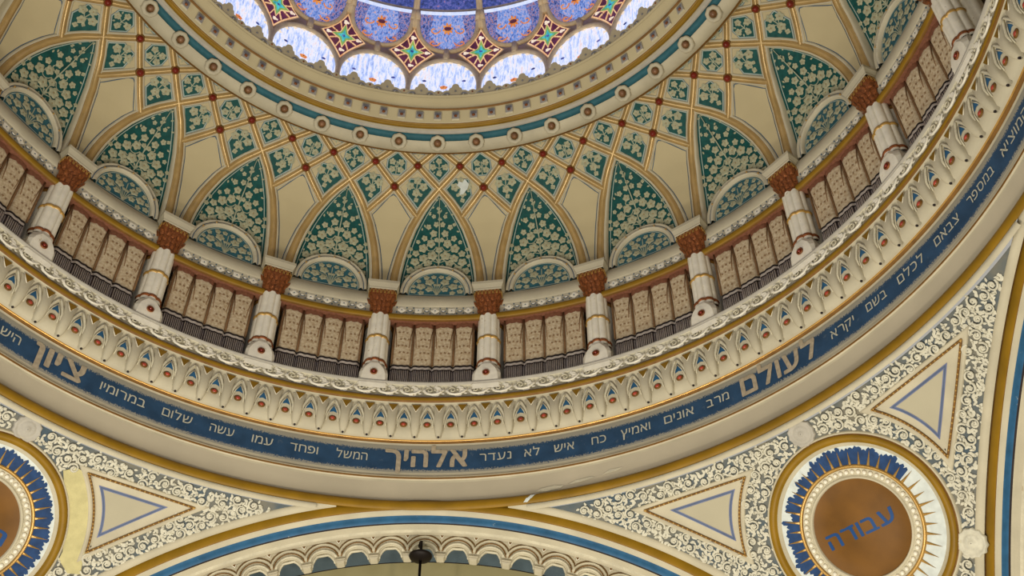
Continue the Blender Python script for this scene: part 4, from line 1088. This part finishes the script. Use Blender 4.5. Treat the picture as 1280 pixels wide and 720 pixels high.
# diamond pane, centred at +7.5
mb = MB(); S = GS(7.5)
def dia(k, cc=.55, n=8):
    W_, T_, B_ = 5.2*k, .66*k, .76*k; P = []
    cor4 = [(W_, 0), (0, T_), (-W_, 0), (0, -B_)]
    for i in range(4):
        a, b = cor4[i], cor4[(i+1) % 4]
        for j in range(n):
            t = j/n; x = a[0]+(b[0]-a[0])*t; y = a[1]+(b[1]-a[1])*t; q = 1-.16*cc*4*t*(1-t); P.append((x*q, 16.68+y*q))
    return ccw(P)
def star(kx, ky, inner, n=4, rot=0): return ccw([(kx*(1 if i % 2 == 0 else inner)*math.cos(rot+math.pi*i/n), 16.68+ky*(1 if i % 2 == 0 else inner)*math.sin(rot+math.pi*i/n)) for i in range(2*n)])
fill(mb, S, dia(1.0), 0, TAN, .04, 4); fill(mb, S, dia(.93), .006, G_PEA, .04, 4); fill(mb, S, dia(.85), .012, G_MAR, .04, 4)
for ang in range(4):
    for q in (-1, 1):
        for d in (.33, .5):
            a = ang*math.pi/2+q*.42; x, y = 4.9*d*math.cos(a)*1.15, .66*d*math.sin(a)*1.15
            mb.tube([S(x*.8, 16.68+y*.8, .02), S(x*1.12, 16.68+y*1.12, .02)], .012, G_PEA, 4)
for x, y in ((3.3, 0), (-3.3, 0), (0, .40), (0, -.46)):
    flower(mb, lambda a, b, o_, x=x, y=y: S(x+a, 16.68+y+b*.078, o_*.05+.016), 0, 0, .72, 3, 0, .05, G_CRM, G_PEA, 12)
pane_d = mb.build('diamond_pane', gd, OG)
mb = MB()
fill(mb, S, resample(star(3.0, .40, .42), .3), .018, G_PEA, .04, 2); 
for k_, m_, o_ in ((.84, G_GRN, .022), (.5, G_CYA, .026)): fill(mb, S, resample(star(3.0*k_, .40*k_, .42), .3), o_, m_, .03, 2)
mb.ball(S(0, 16.68, .03), .03, G_DEEP, 8, axis=(0, 1, 0), sz=.3)
mb.build('glass_star', pane_d, OG)
# leading
mb = MB(); S = GS(0)
mb.tube([S(u, v, .02) for u, v in [(-7.5, 14.95)]+[arc_up(t) for t in tt]+[(7.5, 14.95)]], .042, TAN, 8)
mb.tube([S(u, v, .02) for u, v in [arc_dn(t) for t in tt]], .04, TAN, 8)
mb.tube([S(-7.2-.0, v, .02) for v in (17.3, 17.5, 17.7, 17.95, 18.2, 18.5, 18.75)], .035, TAN, 8); mb.tube([S(7.2, v, .02) for v in (17.3, 17.5, 17.7, 17.95, 18.2, 18.5, 18.75)], .035, TAN, 8)
for sg in (-1, 1):
    mb.tube([S(sg*6.9, 17.45, .02), S(sg*7.15, 17.62, .02)], .05, TAN, 6)
mb.tube([S(0, 16.44, .02), S(0, 16.76, .02)], .06, TAN, 6)
lead = mb.build('leading', gd, OG)
for i, k in enumerate(range(-12, 12)):
    for p in (pane_p, pane_u, pane_t, pane_d, lead):
        o = p if i == 0 else dup_tree(p, gd)
        az = k*15+A0; w = W(OG[1], az, OG[2]); o.location = (w[0]-OG[0], w[1]-OG[1], w[2]-OG[2]); o.rotation_euler = (0, 0, -az*D2R)
mb = MB(); ring(mb, [(p[1]+.12, p[0]) for p in GP], [TAN]*(len(GP)-1), 96); mb.build('outer_frame', gd, OG)

# ------------------------------------------------------------------ hanging lamp under the front arch
def ray(px, py, Y):
    f = math.exp(LF); x = (px-640)/f; y = (360-py)/f; d = fw + rt*x + up*y; t = (Y+CAMY)/d.y; return Vector((CAMX, -CAMY, 0))+d*t
pT = ray(527, 677, 6.44); pB = Vector((pT.x, 6.44, ray(527, 695, 6.44).z)); root = empty('hanging_lamp_rod', pB); tag(root, 'dark iron lamp rod with a flattened round canopy hanging below the front arch', 'lamp')
mb = MB(); mb.lathe(pB, [(.0, .055), (.05, .05), (.11, .028), (.150, .0), (.135, -.03), (.08, -.055), (.03, -.07), (.0, -.07)], BLACK, 24); mb.build('canopy', root, pB)
mb = MB(); mb.tube([pB+Vector((0, 0, .05)), pT, pT+Vector((-.01, .02, .01)), pT+Vector((-.03, .08, .0)), pT+Vector((-.03, .12, .0))], .018, BLACK, 8); mb.build('hook', root, pB)
mb = MB(); mb.tube([pB-Vector((0, 0, .05)), pB-Vector((0, 0, 2.6))], .018, BLACK, 8); mb.build('rod', root, pB)

# ------------------------------------------------------------------ peeling paint and repairs
def blob(mb, S, cx, cy, pts, off, m, rnd):
    P = []
    n = len(pts)
    for i, (x, y) in enumerate(pts): P.append((cx+x+rnd.uniform(-.006, .006), cy+y+rnd.uniform(-.006, .006)))
    mb.add([S(x, y, off) for x, y in P], [list(range(n))], m)
rnd = random.Random(2)
mb = MB(); S = chart(3.75)
cy = (S_X+S_K1)/2-.16
blob(mb, S, .0, cy, [(-.04, -.13), (.03, -.10), (.09, -.03), (.12, .05), (.06, .13), (.02, .08), (-.03, .10), (-.07, .03), (-.02, -.02)], .026, PEEL, rnd)
o = mb.build('paint_loss', origin=SH(3.75, cy)); o.location = SH(3.75, cy); tag(o, 'white patch of lost paint on the teal diamond left of the fifth full column boss', 'paint loss')

def repair(name, polys, S, m, origin, label):
    mb = MB()
    for poly, off in polys: mb.add([S(x+rnd.uniform(-.02, .02), y+rnd.uniform(-.003, .003), off) for x, y in poly], [list(range(len(poly)))], m)
    o = mb.build(name, origin=origin); o.location = origin; tag(o, label, 'paint loss', 'paint losses')
Sr = lambda a, z, off: W(float(np.interp(z, [8.755, 8.80, 8.85, 8.90, 9.0, 9.1, 9.2], [6.228, 6.210, 6.213, 6.264, 6.283, 6.284, 6.270]))-off, a, z)
repair('paint_loss', [([(12.0, 8.76), (12.5, 8.76), (12.9, 8.80), (12.4, 8.81)], .006), ([(12.4, 8.80), (13.0, 8.80), (13.4, 8.85), (12.9, 8.85)], .006), ([(12.9, 8.845), (13.4, 8.84), (13.8, 8.895), (13.2, 8.895)], .008)], Sr, PEEL, Sr(12.8, 8.8, 0), 'white streak of lost paint crossing the ochre ring right of the front arch crown')
repair('paint_loss', [([(13.4, 8.93), (14.6, 8.915), (16.4, 8.93), (16.8, 8.97), (15.6, 9.0), (14.0, 8.975)], .006), ([(17.2, 8.96), (18.6, 8.975), (20.6, 9.0), (20.2, 9.03), (18.2, 9.02)], .006), ([(21.4, 9.02), (23.2, 9.03), (24.0, 9.06), (22.4, 9.07)], .006)], Sr, CREAM_W, Sr(16, 8.95, 0), 'pale smear of bare plaster on the cove above the right front arch shoulder')
